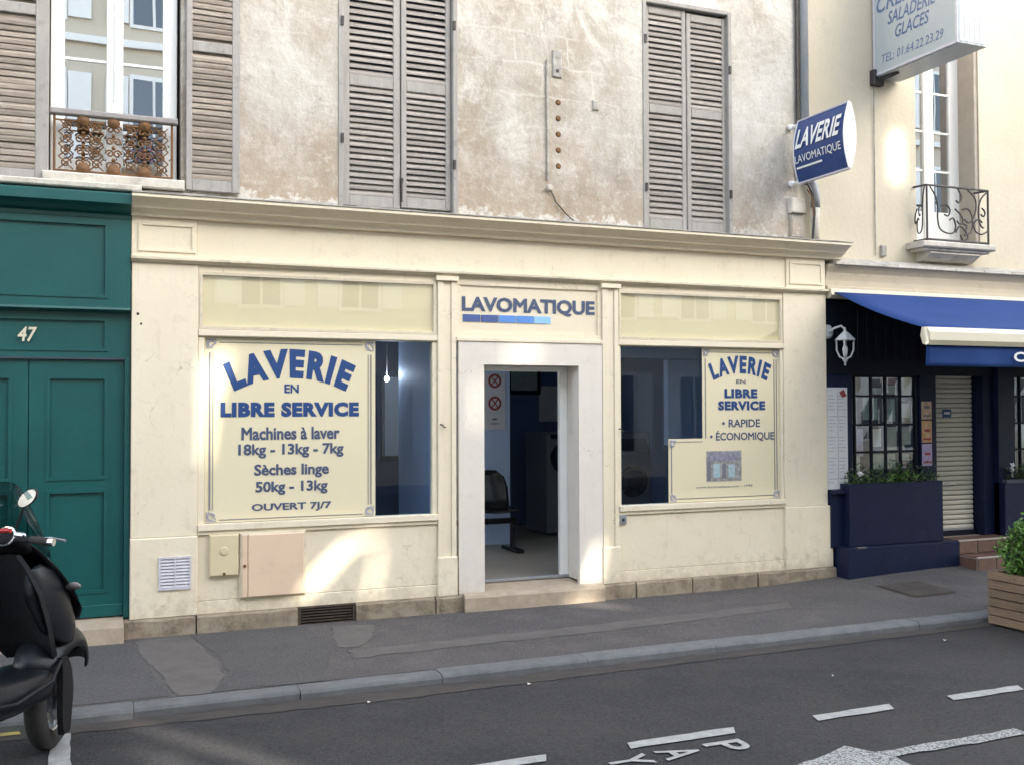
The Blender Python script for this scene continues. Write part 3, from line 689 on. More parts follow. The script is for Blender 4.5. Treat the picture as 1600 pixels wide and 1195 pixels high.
open_leaf(-0.92, -0.275, 3.55, 0.10, 0.10, 30, 0.052, label='grey louvred shutter folded open left of the upstairs window', midz=4.93)

# white window
win = thing  # (helper name kept short)
YF = YW+0.12
w1 = MB().bbox(-0.27, -0.165, YF, YF+.06, 3.66, 6.4).bbox(0.60, 0.715, YF, YF+.06, 3.66, 6.4).bbox(0.155, 0.285, YF-.012, YF+.05, 3.66, 6.4)
w1.bbox(-0.165, 0.155, YF+.005, YF+.05, 3.66, 3.80).bbox(0.285, 0.60, YF+.005, YF+.05, 3.66, 3.80)
w1 = w1.build('window', M['white'], b1)
for z in (4.63, 5.55):
    MB().box(-0.165, 0.155, YF+.012, YF+.035, z-.011, z+.011).build('glazing_bar', M['white'], w1)
    MB().box(0.285, 0.60, YF+.012, YF+.035, z-.011, z+.011).build('glazing_bar', M['white'], w1)
MB().box(-0.165, 0.155, YF+.024, YF+.028, 3.8, 6.4).build('pane', M['glass_up'], w1)
MB().box(0.285, 0.60, YF+.024, YF+.028, 3.8, 6.4).build('pane', M['glass_up'], w1)
MB().tube([(0.222, YF-.03, 4.3), (0.222, YF-.03, 5.9)], .008).build('window_bolt', M['white'], w1)
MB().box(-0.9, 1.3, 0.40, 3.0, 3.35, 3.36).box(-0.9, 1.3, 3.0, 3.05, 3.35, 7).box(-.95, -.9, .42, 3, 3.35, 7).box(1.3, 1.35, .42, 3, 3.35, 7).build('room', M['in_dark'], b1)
MB().bbox(-0.32, 0.76, -0.02, YF+.02, 3.555, 3.64, b=.012).build('sill', M['sill'], b1)
MB().bbox(-4.0, 0.42, -0.12, 0.08, 3.50, 3.552, b=.01).build('string_course', M['sill'], b1)

# guard railing of the left window: cast scrolls, rusty gilt
def spiral(cx, cz, r0, r1, a0, turns, y, n=14):
    return [(cx+(r0+(r1-r0)*t/n)*math.cos(a0+turns*2*math.pi*t/n), y, cz+(r0+(r1-r0)*t/n)*math.sin(a0+turns*2*math.pi*t/n)) for t in range(n+1)]
yr = YW-0.02
gr = MB()
XL, XRr, ZB, ZT = -0.235, 0.665, 3.665, 4.12
gr.tube([(XL, yr, ZB), (XRr, yr, ZB)], .011, 6).tube([(XL, yr, ZB-.02), (XL, yr, ZT+.03)], .010, 6).tube([(XRr, yr, ZB-.02), (XRr, yr, ZT+.03)], .010, 6)
gr.tube([(XL, yr, 4.075), (-.06, yr, 4.075)], .007, 5).tube([(.05, yr, 4.07), (.14, yr, 4.07)], .012, 5).tube([(.3, yr, 4.07), (.42, yr, 4.07)], .012, 5)
rail_parent = gr.build('guard_railing', M['rust'], b1)
MB().bbox(-0.27, 0.71, yr-.035, yr+.03, 4.115, 4.165, b=.01).build('handrail', M['rail'], rail_parent)
mod = MB()
cols = [-0.15, -0.02, 0.08, 0.21, 0.34, 0.45, 0.58]
for ci, cx in enumerate(cols):
    big = cx in (-0.02, 0.21, 0.45)
    for j, cz in enumerate((3.73, 3.83, 3.93, 4.03)):
        sgn = 1 if (j % 2) == 0 else -1
        if big:
            mod.tube(spiral(cx-.028, cz, .034, .008, 0 if sgn > 0 else math.pi, 1.3*sgn, yr), .0075, 5, False)
            mod.tube(spiral(cx+.028, cz, .034, .008, math.pi if sgn > 0 else 0, -1.3*sgn, yr), .0075, 5, False)
            mod.lathe([(0, -.02), (.016, -.012), (.016, .012), (0, .02)], (cx, yr, cz+.048), 'y', 8)
        else:
            mod.tube(spiral(cx, cz, .042, .010, math.pi*.5*j, 1.25, yr), .0065, 5, False)
            mod.tube([(cx-.055, yr+.004, cz-.05), (cx+.055, yr+.004, cz+.05)], .0055, 5, False)
            mod.tube([(cx+.055, yr-.004, cz-.05), (cx-.055, yr-.004, cz+.05)], .0055, 5, False)
    if big: mod.lathe([(0, -.03), (.05, -.018), (.055, 0), (.05, .018), (0, .03)], (cx, yr, 3.69), 'y', 12).lathe([(0, -.03), (.045, -.018), (.05, 0), (.045, .018), (0, .03)], (cx, yr, 4.085), 'y', 12)
mod.build('scrollwork', M['rust'], rail_parent, smooth=True)
# flowering plant behind the right half of the railing
pot = thing('flower_box', 'planted box with mauve flowers behind the rusty railing upstairs', 'flower box', (0.44, 0.17, 3.64))
MB().bbox(0.28, 0.59, 0.125, 0.205, 3.642, 3.74).build('box', M['shutter_old'], pot)
def leaves(n, cfun, size, m, name, parent, droop=0.5, aspect=0.5):
    mb = MB()
    for _ in range(n):
        c = Vector(cfun()); d = Vector((random.uniform(-1, 1), random.uniform(-1, 1), random.uniform(-droop, 1))).normalized()
        s = d.cross(Vector((random.uniform(-1, 1), random.uniform(-1, 1), random.uniform(-1, 1)))).normalized()*size*aspect*random.uniform(.6, 1.1)
        L = d*size*random.uniform(.7, 1.4); up = d.cross(s).normalized()*size*.12
        mb.add([c-L*.5, c-L*.1+s*.5+up, c+L*.5, c-L*.1-s*.5+up], [(0, 1, 2, 3)])
    return mb.build(name, m, parent, recalc=False)
leaves(160, lambda: (random.gauss(.45, .09), random.uniform(.13, .20), random.uniform(3.72, 4.04)), .035, M['leaf_dark'], 'foliage', pot)
leaves(110, lambda: (random.gauss(.46, .08), random.uniform(.12, .19), random.uniform(3.80, 4.02)), .028, M['petal_pink'], 'flower', pot, aspect=.9)

# rusty bracket strip, conduit and cable between the windows
cs = thing('cable_run', 'thin pale conduit with cable beside a column of rusty bolt marks', 'conduit', (4.16, YW, 3.55))
MB().tube([(4.115, YW-.015, 3.93), (4.112, YW-.015, 5.10)], .011, 6).build('conduit', M['cement'], cs)
MB().bbox(4.17, 4.27, YW-.02, YW, 4.94, 5.20, b=.008).build('box', M['cement'], cs)
MB().box(4.205, 4.235, YW-.026, YW-.02, 4.985, 5.015).build('hole', M['iron'], cs)
for k in range(5):
    MB().lathe([(0, -.016), (.022, -.013), (.030, 0)], (4.235, YW, 4.70-k*.155), 'y', 8).build('bolt', M['rust'], cs)
MB().lathe([(0, -.05), (.028, -.045), (.034, -.02), (.034, 0)], (4.13, YW, 3.86), 'y', 12).build('junction_box', M['sill'], cs)
MB().tube([(4.14, YW-.02, 3.84), (4.20, YW-.02, 3.72), (4.30, YW-.02, 3.62), (4.42, YW-.02, 3.53)], .006, 5).build('cable', M['iron'], cs)
o = MB().bbox(4.60, 4.67, YW-.02, YW, 4.66, 4.76, b=.01).build('wall_anchor', M['cement']); tag(o, 'small cement covered wall anchor left of the right-hand closed shutters', 'wall anchor')

# ------------------------------------------------------------------ CREAM LAUNDRETTE SHOPFRONT
sf = thing('shopfront', 'cream painted timber laundrette front with two display windows and a central open door', 'shopfront', (3.84, 0, -0.1))
C = M['cream']
# cornice profile swept along the front
prof = [(0.10, 3.52), (-0.21, 3.475), (-0.225, 3.470), (-0.225, 3.445), (-0.205, 3.432), (-0.19, 3.425), (-0.155, 3.405), (-0.135, 3.385), (-0.13, 3.372), (-0.095, 3.365), (-0.065, 3.340), (-0.06, 3.318), (-0.02, 3.312), (0.10, 3.312)]
MB().extrude_x(prof, 0.345, 7.50).build('cornice', C, sf)
MB().extrude_x([(0.10, 3.528), (-0.235, 3.482), (-0.235, 3.473), (0.10, 3.521)], 0.345, 7.52).build('zinc_flashing', M['cement'], sf)
part('frieze', C, sf, (0.86, 6.81, 0.0, 0.10, 2.99, 3.312))
part('end_panel', C, sf, (0.348, 0.86, -0.018, 0.10, 2.99, 3.312)); part('end_panel', C, sf, (6.81, 7.315, -0.018, 0.10, 2.99, 3.312))
for x0, x1 in ((0.43, 0.82), (6.88, 7.25)):
    mb = MB()
    mb.plate([(x0-.03, 3.035), (x1+.03, 3.035), (x1+.03, 3.275), (x0-.03, 3.275)], [[(x0, 3.06), (x1, 3.06), (x1, 3.25), (x0, 3.25)]], lambda u, v, d: (u, -0.018-.012+d, v), .012)
    mb.build('panel_moulding', C, sf)
MB().extrude_x([(0.02, 2.992), (-0.055, 2.992), (-0.062, 2.985), (-0.062, 2.968), (-0.045, 2.960), (-0.03, 2.945), (0.02, 2.945)], 0.345, 7.325).build('lower_moulding', M['cream_dirty'], sf)
# pilasters
for x0, x1 in ((0.352, 0.872), (6.772, 7.325)):
    part('pilaster', C, sf, (x0, x1, -0.012, 0.10, 0.70, 2.945))
    part('pilaster_base', C, sf, (x0-.004, x1+(.055 if x0 > 3 else .002), -0.028, 0.10, 0.045, 0.698), b=.008)
for x0, x1 in ((2.965, 3.140), (4.640, 4.815)):
    part('mullion', C, sf, (x0, x0+.055, -0.022, 0.10, 0.05, 2.90), (x0+.055, x1-.045, -0.008, 0.10, 0.05, 2.90), (x1-.045, x1, -0.022, 0.10, 0.05, 2.90))
    part('capital', C, sf, (x0-.02, x1+.02, -0.045, 0.10, 2.90, 2.944))
    part('plinth_block', C, sf, (x0-.006, x1+.006, -0.034, 0.04, 0.046, 0.40), b=.006)
# head rails and window surrounds
def bay(x0, x1, gx0, gx1):
    MB().plate([(x0, 2.345), (x1, 2.345), (x1, 2.945), (x0, 2.945)], [[(x0+.035, 2.435), (x1-.035, 2.435), (x1-.035, 2.862), (x0+.035, 2.862)]], lambda u, v, d: (u, 0.0+d, v), .08).build('transom_frame', C, sf)
    MB().plate([(x0+.012, 2.41), (x1-.012, 2.41), (x1-.012, 2.887), (x0+.012, 2.887)], [[(x0+.034, 2.434), (x1-.034, 2.434), (x1-.034, 2.863), (x0+.034, 2.863)]], lambda u, v, d: (u, -.010+d, v), .010).build('transom_moulding', M['cream_dirty'], sf)
    MB().box(x0+.02, x1-.02, 0.025, 0.035, 2.42, 2.875).build('transom_panel', M['yellow'], sf)
    MB().box(x0+.03, x1-.03, 0.016, 0.020, 2.43, 2.867).build('transom_glass', M['glass_tr'], sf)
    part('window_rail', C, sf, (x0, x1, -0.020, 0.08, 2.352, 2.405))
    part('window_sill', C, sf, (x0, x1, -0.035, 0.09, 0.735, 0.790), (x0, x1, -0.015, 0.09, 0.700, 0.735))
    part('apron_panel', C, sf, (x0, x1, 0.006, 0.10, 0.155, 0.698), (x0, x1, -0.004, 0.10, 0.045, 0.152))
bay(0.874, 2.963, 0, 0); bay(4.817, 6.770, 0, 0)
part('window_stile', C, sf, (0.874, 0.925, 0.0, 0.08, 0.79, 2.345)); part('window_stile', C, sf, (2.918, 2.963, 0.0, 0.08, 0.79, 2.345))
part('window_stile', C, sf, (4.817, 4.850, 0.0, 0.08, 0.79, 2.345)); part('window_stile', C, sf, (6.735, 6.770, 0.0, 0.08, 0.79, 2.345))
MB().box(0.925, 2.918, 0.045, 0.053, 0.79, 2.345).build('window_glass', M['glass_shop'], sf)
MB().box(4.850, 6.735, 0.045, 0.053, 0.79, 2.345).build('window_glass', M['glass_shop'], sf)
# centre: name panel and white door surround
MB().plate([(3.142, 2.352), (4.638, 2.352), (4.638, 2.945), (3.142, 2.945)], [[(3.185, 2.44), (4.600, 2.44), (4.600, 2.875), (3.185, 2.875)]], lambda u, v, d: (u, 0.0+d, v), .06).build('name_panel_frame', C, sf)
MB().box(3.15, 4.63, 0.018, 0.03, 2.42, 2.89).build('name_panel', M['logo_panel'], sf)
part('door_rail', C, sf, (3.142, 4.638, -0.028, 0.08, 2.356, 2.392))
MB().plate([(3.165, 0.05), (3.415, 0.05), (3.415, 2.145), (4.385, 2.145), (4.385, 0.05), (4.636, 0.05), (4.636, 2.355), (3.165, 2.355)], [], lambda u, v, d: (u, -0.016+d, v), .05).build('door_surround', M['white_surround'], sf)
MB().box(3.375, 3.415, 0.034, 0.30, 0.10, 2.18).box(4.385, 4.425, 0.034, 0.30, 0.10, 2.18).box(3.375, 4.425, 0.034, 0.30, 2.145, 2.19).build('door_reveal', M['white_surround'], sf)
MB().bbox(3.415, 3.455, 0.235, 0.285, 0.12, 2.10).bbox(4.300, 4.385, 0.235, 0.285, 0.12, 2.10).bbox(3.415, 4.385, 0.233, 0.285, 2.095, 2.145).build('door_frame', M['white'], sf)
part('door_threshold', M['zinc'], sf, (3.416, 4.384, 0.225, 0.295, 0.095, 0.122))
# the glazed door leaf folded inward along the left wall is out of sight; step and base stones below
sx = [(0.30, 0.86), (0.865, 1.70), (2.20, 2.93), (2.935, 3.20), (4.62, 4.98), (4.985, 5.62), (5.625, 6.40), (6.405, 7.40)]
for a, b in sx:
    mb = MB(); n = 8; rings = []
    for k in range(n+1):
        x = a+.004+(b-a-.008)*k/n; e = random.uniform(-.006, .006)
        zb = ground_edge_z(x)-.06
        rings.append([(x, .12, zb), (x, .12, .047), (x, -0.028+e, .045), (x, -0.045+e, .030+e), (x, -0.050+e*1.5, zb)])
    mb.loft(rings); mb.build('base_stone', M['stone'], sf)
st = MB(); rings = []
for k in range(15):
    x = 3.20+(4.62-3.20)*k/14; e = random.uniform(-.008, .008)
    rings.append([(x, .30, -.16), (x, .30, .096), (x, -.020, .060+e*.3), (x, -.075+e, .045+e*.3), (x, -.092+e, .02), (x, -.095+e, -.16)])
st.loft(rings).build('door_step', M['step_stone'], sf)
# cellar grille
MB().plate([(1.70, -0.17), (2.20, -0.17), (2.20, 0.047), (1.70, 0.047)], [[(1.725, -0.115), (2.178, -0.115), (2.178, 0.035), (1.725, 0.035)]], lambda u, v, d: (u, -0.035+d, v), .05).build('cellar_vent', M['grille'], sf)
cv = bpy.data.objects['cellar_vent']
MB().box(1.72, 2.18, 0.10, 0.11, -.15, .04).build('backing', M['in_dark'], cv)
for k in range(6): MB().box(1.725, 2.178, -0.030, 0.0, -0.108+k*.0245, -0.098+k*.0245).build('bar', M['grille'], cv)

# wall boxes
o = thing('meter_box', 'peach metal meter cabinet door, the large one beside the straw coloured box', 'meter box', (1.49, -0.02, .15))
MB().bbox(1.212, 1.770, -0.035, 0.01, 0.155, 0.705, b=.01).build('frame', M['cream_dirty'], o)
MB().bbox(1.228, 1.275, -0.046, -0.03, 0.165, 0.692).build('hinge_strip', M['pink_box'], o)
MB().bbox(1.280, 1.752, -0.050, -0.03, 0.165, 0.692, b=.008).build('door', M['pink_box'], o)
MB().lathe([(0, -.012), (.012, -.01), (.014, 0)], (1.252, -0.046, .43), 'y', 10).build('lock', M['rust'], o)
o = thing('gas_box', 'small straw coloured cover with a round boss, left of the peach cabinet', 'gas box', (1.085, -0.02, .35))
MB().bbox(0.968, 1.203, -0.040, 0.01, 0.355, 0.700, b=.01).build('cover', M['gas_box'], o)
MB().lathe([(0, -.010), (.030, -.010), (.036, -.004), (.036, 0)], (1.085, -0.040, .565), 'y', 18).build('boss', M['gas_box'], o)
MB().box(1.075, 1.095, -0.052, -0.04, 0.362, 0.385).build('latch', M['rust'], o)
o = thing('air_vent', 'white plastic double vent grille low on the left pilaster', 'air vent', (0.695, -0.03, .27))
MB().plate([(0.568, .270), (0.822, .270), (0.822, .540), (0.568, .540)], [[(0.585, .287), (0.688, .287), (0.688, .523), (0.585, .523)], [(0.702, .287), (0.806, .287), (0.806, .523), (0.702, .523)]], lambda u, v, d: (u, -0.044+d, v), .016).build('frame', M['vent_white'], o)
MB().box(0.572, 0.818, -0.031, -0.029, .275, .535).build('backing', M['vent_white'], o)
for k in range(9):
    for a, b in ((0.585, 0.688), (0.702, 0.806)):
        z = .290+k*.0262
        MB().add([(a, -.030, z+.018), (b, -.030, z+.018), (b, -.042, z+.002), (a, -.042, z+.002), (a, -.042, z-.001), (b, -.042, z-.001)], [(0, 1, 2, 3), (3, 2, 5, 4)]).build('slat', M['vent_white'], o)
o = thing('door_bell', 'small grey intercom plate at the foot of the right display window', 'intercom', (4.855, -.01, .61))
MB().bbox(4.815, 4.895, -0.022, 0.006, 0.612, 0.700).build('plate', M['zinc'], o); MB().lathe([(0, -.01), (.014, -.008), (.016, 0)], (4.855, -.022, .655), 'y', 10).build('button', M['iron'], o)
for x, z, l in ((3.005, 1.58, 'small bent metal hook on the mullion left of the door'), (4.83, 1.52, 'tiny rusty hook on the mullion right of the door')):
    o = MB().tube([(x-.02, -.022, z+.02), (x, -.045, z+.012), (x+.01, -.05, z-.01), (x+.03, -.03, z-.005)], .006, 6).build('hook', M['iron']); tag(o, l, 'hook')
o = MB().lathe([(0, -.006), (.010, -.004), (.012, 0)], (.40, -.012, 2.52), 'y', 8).lathe([(0, -.006), (.008, -.004), (.010, 0)], (.425, -.012, 2.44), 'y', 8).build('wall_plug', M['iron']); tag(o, 'two small plugged holes in the left pilaster', 'wall plug')

# LAVOMATIQUE name panel
nm = thing('name_sign', 'LAVOMATIQUE lettering over a bar of blue squares above the door', 'sign', (3.9, 0.01, 2.53))
text('lettering', 'LAVOMATIQUE', (3.208, 4.574, 2.612, 2.772), 0.016, M['slate_text'], nm, bold=0.04)
for k, m_ in enumerate(('stripe0', 'stripe0', 'stripe1', 'stripe1', 'stripe2')):
    a = 3.218+k*.179; MB().box(a, a+.170, 0.010, 0.0175, 2.540, 2.606).build('blue_square', M[m_], nm)

# poster left
def corner(mb, x, z, sx, sz, y=-0.006, s=.055):
    mb.tube([(x, y, z), (x+sx*s, y, z)], .006, 5).tube([(x, y, z), (x, y, z+sz*s)], .006, 5)
    mb.tube([(x+sx*s*.5+s*.38*math.cos(a), y, z+sz*s*.5+s*.38*math.sin(a)) for a in [i*math.pi/5 for i in range(9)]], .006, 5)
    mb.tube([(x+sx*s*.2, y, z+sz*s), (x+sx*s, y, z+sz*s*.2)], .006, 5)
pl = thing('poster', 'large yellow laundrette poster listing washing and drying machines, on the left window', 'poster', (1.66, 0, .79))
yp = 0.030
MB().box(0.93, 2.395, yp, yp+.008, 0.795, 2.342).build('sheet', M['poster'], pl)
bd = MB()
for (a, b, c, d) in ((1.05, 2.28, 2.300, 2.307), (1.05, 2.28, .812, .819), (1.07, 2.27, 2.330, 2.334)): bd.box(a, b, yp-.004, yp+.001, c, d)
bd.box(0.965, 0.978, yp-.004, yp+.001, .90, 2.22).box(2.350, 2.360, yp-.004, yp+.001, .90, 2.22).box(2.328, 2.333, yp-.004, yp+.001, .90, 2.22).box(0.995, 0.999, yp-.004, yp+.001, .90, 2.22)
bd.build('border', M['border'], pl)
for x, z, a, b in ((.95, 2.325, 1, -1), (2.375, 2.325, -1, -1), (.95, .81, 1, 1), (2.375, .81, -1, 1)):
    cn = MB(); corner(cn, x, z, a, b, yp-.004, .075); cn.build('corner_ornament', M['ornament'], pl)
text('lettering', 'LAVERIE', (1.125, 2.175, 1.892, 2.260), yp, M['blue_text'], pl, bold=0.06, arch=R(25))
text('lettering', 'EN', (1.592, 1.716, 1.880, 1.955), yp, M['blue_text'], pl, bold=0.03)
text('lettering', 'LIBRE SERVICE', (1.060, 2.246, 1.676, 1.802), yp, M['blue_text'], pl, bold=0.065)
text('lettering', 'Machines à laver', (1.232, 2.075, 1.480, 1.590), yp, M['slate_text'], pl, bold=0.032)
text('lettering', '18kg - 13kg - 7kg', (1.206, 2.109, 1.325, 1.448), yp, M['slate_text'], pl, bold=0.032)
text('lettering', 'Sèches linge', (1.339, 1.979, 1.150, 1.275), yp, M['slate_text'], pl, bold=0.032)
text('lettering', '50kg - 13kg', (1.350, 1.968, 1.010, 1.128), yp, M['slate_text'], pl, bold=0.032)
text('lettering', 'OUVERT 7J/7', (1.318, 2.002, 0.862, 0.940), yp, M['slate_text'], pl, bold=0.03)

# poster right (L-shaped)
pr_ = thing('poster', 'yellow L-shaped laundrette poster with a small photo, on the right window', 'poster', (6.1, 0, .8))
MB().plate([(5.40, .795), (6.735, .795), (6.735, 2.342), (5.80, 2.342), (5.80, 1.43), (5.40, 1.43)], [], lambda u, v, d: (u, yp+d, v), .008).build('sheet', M['poster'], pr_)
bd = MB()
for a, b, c, d in ((5.88, 6.66, 2.300, 2.307), (5.47, 6.66, .825, .832), (5.47, 5.80, 1.395, 1.401)): bd.box(a, b, yp-.004, yp+.001, c, d)
for a, c, d in ((6.700, .88, 2.24), (6.672, .88, 2.24), (5.830, 1.43, 2.24), (5.428, .88, 1.35)): bd.box(a, a+.008, yp-.004, yp+.001, c, d)
bd.build('border', M['border'], pr_)
for x, z, a, b in ((5.82, 2.325, 1, -1), (6.72, 2.325, -1, -1), (5.42, .81, 1, 1), (6.72, .81, -1, 1), (5.42, 1.415, 1, -1)):
    cn = MB(); corner(cn, x, z, a, b, yp-.004, .065); cn.build('corner_ornament', M['ornament'], pr_)
text('lettering', 'LAVERIE', (5.900, 6.615, 2.015, 2.272), yp, M['blue_text'], pr_, bold=0.05, arch=R(24))
text('lettering', 'EN', (6.205, 6.322, 1.985, 2.028), yp, M['grey_text'], pr_, bold=0.02)
text('lettering', 'LIBRE', (6.062, 6.465, 1.836, 1.932), yp, M['blue_text'], pr_, bold=0.06)
text('lettering', 'SERVICE', (5.984, 6.562, 1.712, 1.808), yp, M['blue_text'], pr_, bold=0.06)
text('lettering', '• RAPIDE', (6.030, 6.495, 1.540, 1.620), yp, M['slate_text'], pr_, bold=0.02)
text('lettering', '• ÉCONOMIQUE', (5.885, 6.670, 1.392, 1.506), yp, M['slate_text'], pr_, bold=0.02)
text('lettering', 'www.lavomatique.com - 1998', (5.715, 6.393, 0.918, 0.950), yp, M['grey_text'], pr_, bold=0.0)
ph = MB().box(5.84, 6.262, yp-.003, yp+.001, .992, 1.300).build('picture', mat('photo_print', (.20, .20, .20), .5, (.42, .40, .38), 26, .9), pr_)
MB().box(5.86, 6.24, yp-.006, yp-.003, 1.20, 1.285).build('picture_roof', mat('photo_print_violet', (.16, .16, .22), .5, (.34, .33, .40), 34, .9), ph)
MB().box(5.92, 6.00, yp-.006, yp-.003, 1.03, 1.17).box(6.10, 6.18, yp-.006, yp-.003, 1.03, 1.16).build('picture_window', mat('print_aqua', (.26, .42, .46), .5, (.5, .55, .55), 30, .7), ph)
MB().box(6.03, 6.07, yp-.006, yp-.003, 1.02, 1.17).box(5.85, 5.89, yp-.006, yp-.003, 1.0, 1.2).build('picture_shadow', M['border'], ph)

# interior of the laundrette
room = thing('laundrette_room', 'dim blue laundrette interior behind the open door and display windows', 'room', (4, 2, .1))
MB().box(0.5, 7.10, 0.30, 4.7, 0.04, 0.100).build('floor', M['in_floor'], room)
MB().box(0.4, 7.10, 4.6, 4.7, 0.10, 3.0).build('back_wall', M['in_blue'], room)
MB().box(0.4, 0.5, 0.12, 4.6, 0.10, 3.0).build('side_wall', M['in_blue'], room)
MB().box(7.05, 7.15, 0.12, 4.6, 0.10, 3.0).build('side_wall', M['in_blue'], room)
MB().box(0.4, 7.15, 0.12, 4.7, 2.95, 3.05).build('ceiling', M['white'], room)
MB().box(0.5, 3.37, .12, .30, .04, .10).box(4.43, 7.05, .12, .30, .04, .10).build('floor_edge', M['in_floor'], room)
MB().box(3.05, 3.12, 0.12, 1.55, 0.10, 2.95).build('partition', M['in_light'], room)
MB().box(3.9, 4.80, 2.75, 2.85, 0.10, 2.95).build('partition', M['in_light'], room)
MB().box(4.40, 6.9, 1.62, 1.72, 2.32, 2.95).build('bulkhead', M['in_light'], room)
MB().box(6.35, 6.9, 1.62, 1.72, 1.3, 2.30).build('panel', M['in_light'], room)
# lit ceiling lamp whose bulb shows through the left display window
lp = thing('ceiling_lamp', 'small lit bulb hanging in the dim room behind the left display window', 'lamp', (3.02, 1.9, 2.06))
M['bulb'] = bpy.data.materials.new('lit_bulb'); M['bulb'].use_nodes = True
M['bulb'].node_tree.nodes['Principled BSDF'].inputs['Emission Color'].default_value = (1, .93, .8, 1); M['bulb'].node_tree.nodes['Principled BSDF'].inputs['Emission Strength'].default_value = 3
LX, LY, LZ = 3.02, 1.9, 2.06
MB().lathe([(0, -.03), (.022, -.02), (.028, 0), (.018, .025), (0, .03)], (LX, LY, LZ), 'z', 12).build('bulb', M['bulb'], lp, smooth=True)
MB().tube([(LX, LY, LZ+.03), (LX, LY, 2.95)], .006, 6).build('cord', M['iron'], lp)
pl_ = bpy.data.lights.new('bulb_light', 'POINT'); pl_.energy = 2.4; pl_.color = (.85, .92, 1.0); pl_.shadow_soft_size = .05
po = bpy.data.objects.new('bulb_light', pl_); COL.objects.link(po); po.location = (LX+.0, LY-.08, LZ+.05)
# mirror panel seen at the left
o = thing('wall_mirror', 'tall dark framed mirror on the inner wall behind the left window', 'mirror', (3.0, 2.6, .7))
MB().bbox(3.15, 3.45, 2.60, 2.63, 1.15, 2.15).build('frame', M['machine_dark'], o); MB().box(3.19, 3.42, 2.595, 2.60, 1.20, 2.10).build('sheet', M['machine'], o)
for k in range(3):
    x = 5.52+k*.50
    lab = ['white front loading washing machine seen through the door, leftmost of three', 'white washing machine, middle of the row behind the right window', 'white washing machine in the right corner behind the right window'][k]
    o = thing('washing_machine', lab, 'washing machine', (x+.26, 3.55, .1), 'washing machines along the back')
    MB().bbox(x, x+.53, 3.25, 3.95, 0.12, 1.42, b=.02).build('body', M['machine'], o)
    MB().lathe([(0, -.06), (.13, -.05), (.16, -.03), (.20, -.03), (.215, 0)], (x+.265, 3.25, 1.10 if k == 0 else .76), 'y', 24).build('door', M['machine_dark'], o)
    MB().bbox(x+.05, x+.48, 3.235, 3.25, 1.34 if k == 0 else 1.18, 1.40 if k == 0 else 1.33).build('control_panel', M['machine_dark'], o)
for k in range(2):
    x = 6.0+k*.6
    o = MB().box(x, x+.42, 4.575, 4.595, 1.55, 2.05).build('notice', M['cards'][4] if k else M['paper']); tag(o, ['pale notice on the back wall behind the right window', 'greenish notice on the back wall, nearest the corner'][k], 'notice')
o = thing('notice', 'column of paper notices with red prohibition circles inside the doorway', 'notice', (4.6, 2.73, 1.5))
MB().box(4.46, 4.74, 2.742, 2.748, 1.48, 2.16).build('sheet', M['paper'], o)
for z in (2.07, 1.80):
    MB().lathe([(.060, -.004), (.085, -.004), (.085, 0)], (4.60, 2.742, z), 'y', 20).build('red_circle', M['notice_red'], o)
    MB().add([(4.55, 2.738, z-.05), (4.565, 2.738, z-.055), (4.65, 2.738, z+.05), (4.635, 2.738, z+.055)], [(0, 1, 2, 3)]).add([(4.65, 2.737, z-.05), (4.635, 2.737, z-.055), (4.55, 2.737, z+.05), (4.565, 2.737, z+.055)], [(0, 1, 2, 3)]).build('red_bar', M['notice_red'], o)
MB().box(4.57, 4.63, 2.738, 2.742, 1.60, 1.62).box(4.55, 4.65, 2.738, 2.742, 1.55, 1.56).build('print', M['grey_text'], o)
o = thing('picture', 'small dark framed greenish picture on the back wall seen through the doorway', 'picture', (5.3, 4.58, 2.05))
MB().bbox(5.50, 6.02, 4.56, 4.595, 1.93, 2.32).build('frame', M['machine_dark'], o); MB().box(5.56, 5.96, 4.553, 4.56, 1.99, 2.26).build('sheet', M['cards'][4], o)
# bench seat: moulded black shells on a beam
o = thing('waiting_chair', 'black moulded waiting chair on a beam base just inside the doorway', 'chair', (4.25, 2.2, .1))
cx, cy = 4.36, 2.15
rg = []
for i in range(9):
    t = i/8; 
    # profile from seat front to back top
    a = [( -0.20, .46), (-.12, .445), (0, .44), (.10, .45), (.17, .50), (.20, .60), (.225, .72), (.25, .84), (.26, .92)][i]
    w = [.20, .225, .23, .23, .23, .235, .235, .20, .10][i]
    row = []
    for k in range(9):
        s_ = (k/8-.5)*2
        row.append((cx+s_*w, cy+a[0]-(.05*s_*s_), .1+a[1]+.03*s_*s_*(1 if i < 4 else 0)))
    rg.append(row)
mb = MB()
for r_ in rg: mb.v += r_
for i in range(8):
    for k in range(8): mb.f.append((i*9+k, i*9+k+1, (i+1)*9+k+1, (i+1)*9+k))
sh_ = mb.build('seat_shell', M['chair'], o, smooth=True); sm = sh_.modifiers.new('thickness', 'SOLIDIFY'); sm.thickness = .02
MB().bbox(3.6, 4.62, cy-.05, cy+.05, .42, .48).build('beam', M['chair'], o)
MB().tube([(4.58, cy, .45), (4.58, cy, .14)], .028, 8).bbox(4.54, 4.62, cy-.26, cy+.24, .10, .14).build('leg', M['chair'], o)
MB().tube([(3.72, cy, .45), (3.72, cy, .14)], .028, 8).bbox(3.68, 3.76, cy-.26, cy+.24, .10, .14).build('leg', M['chair'], o)

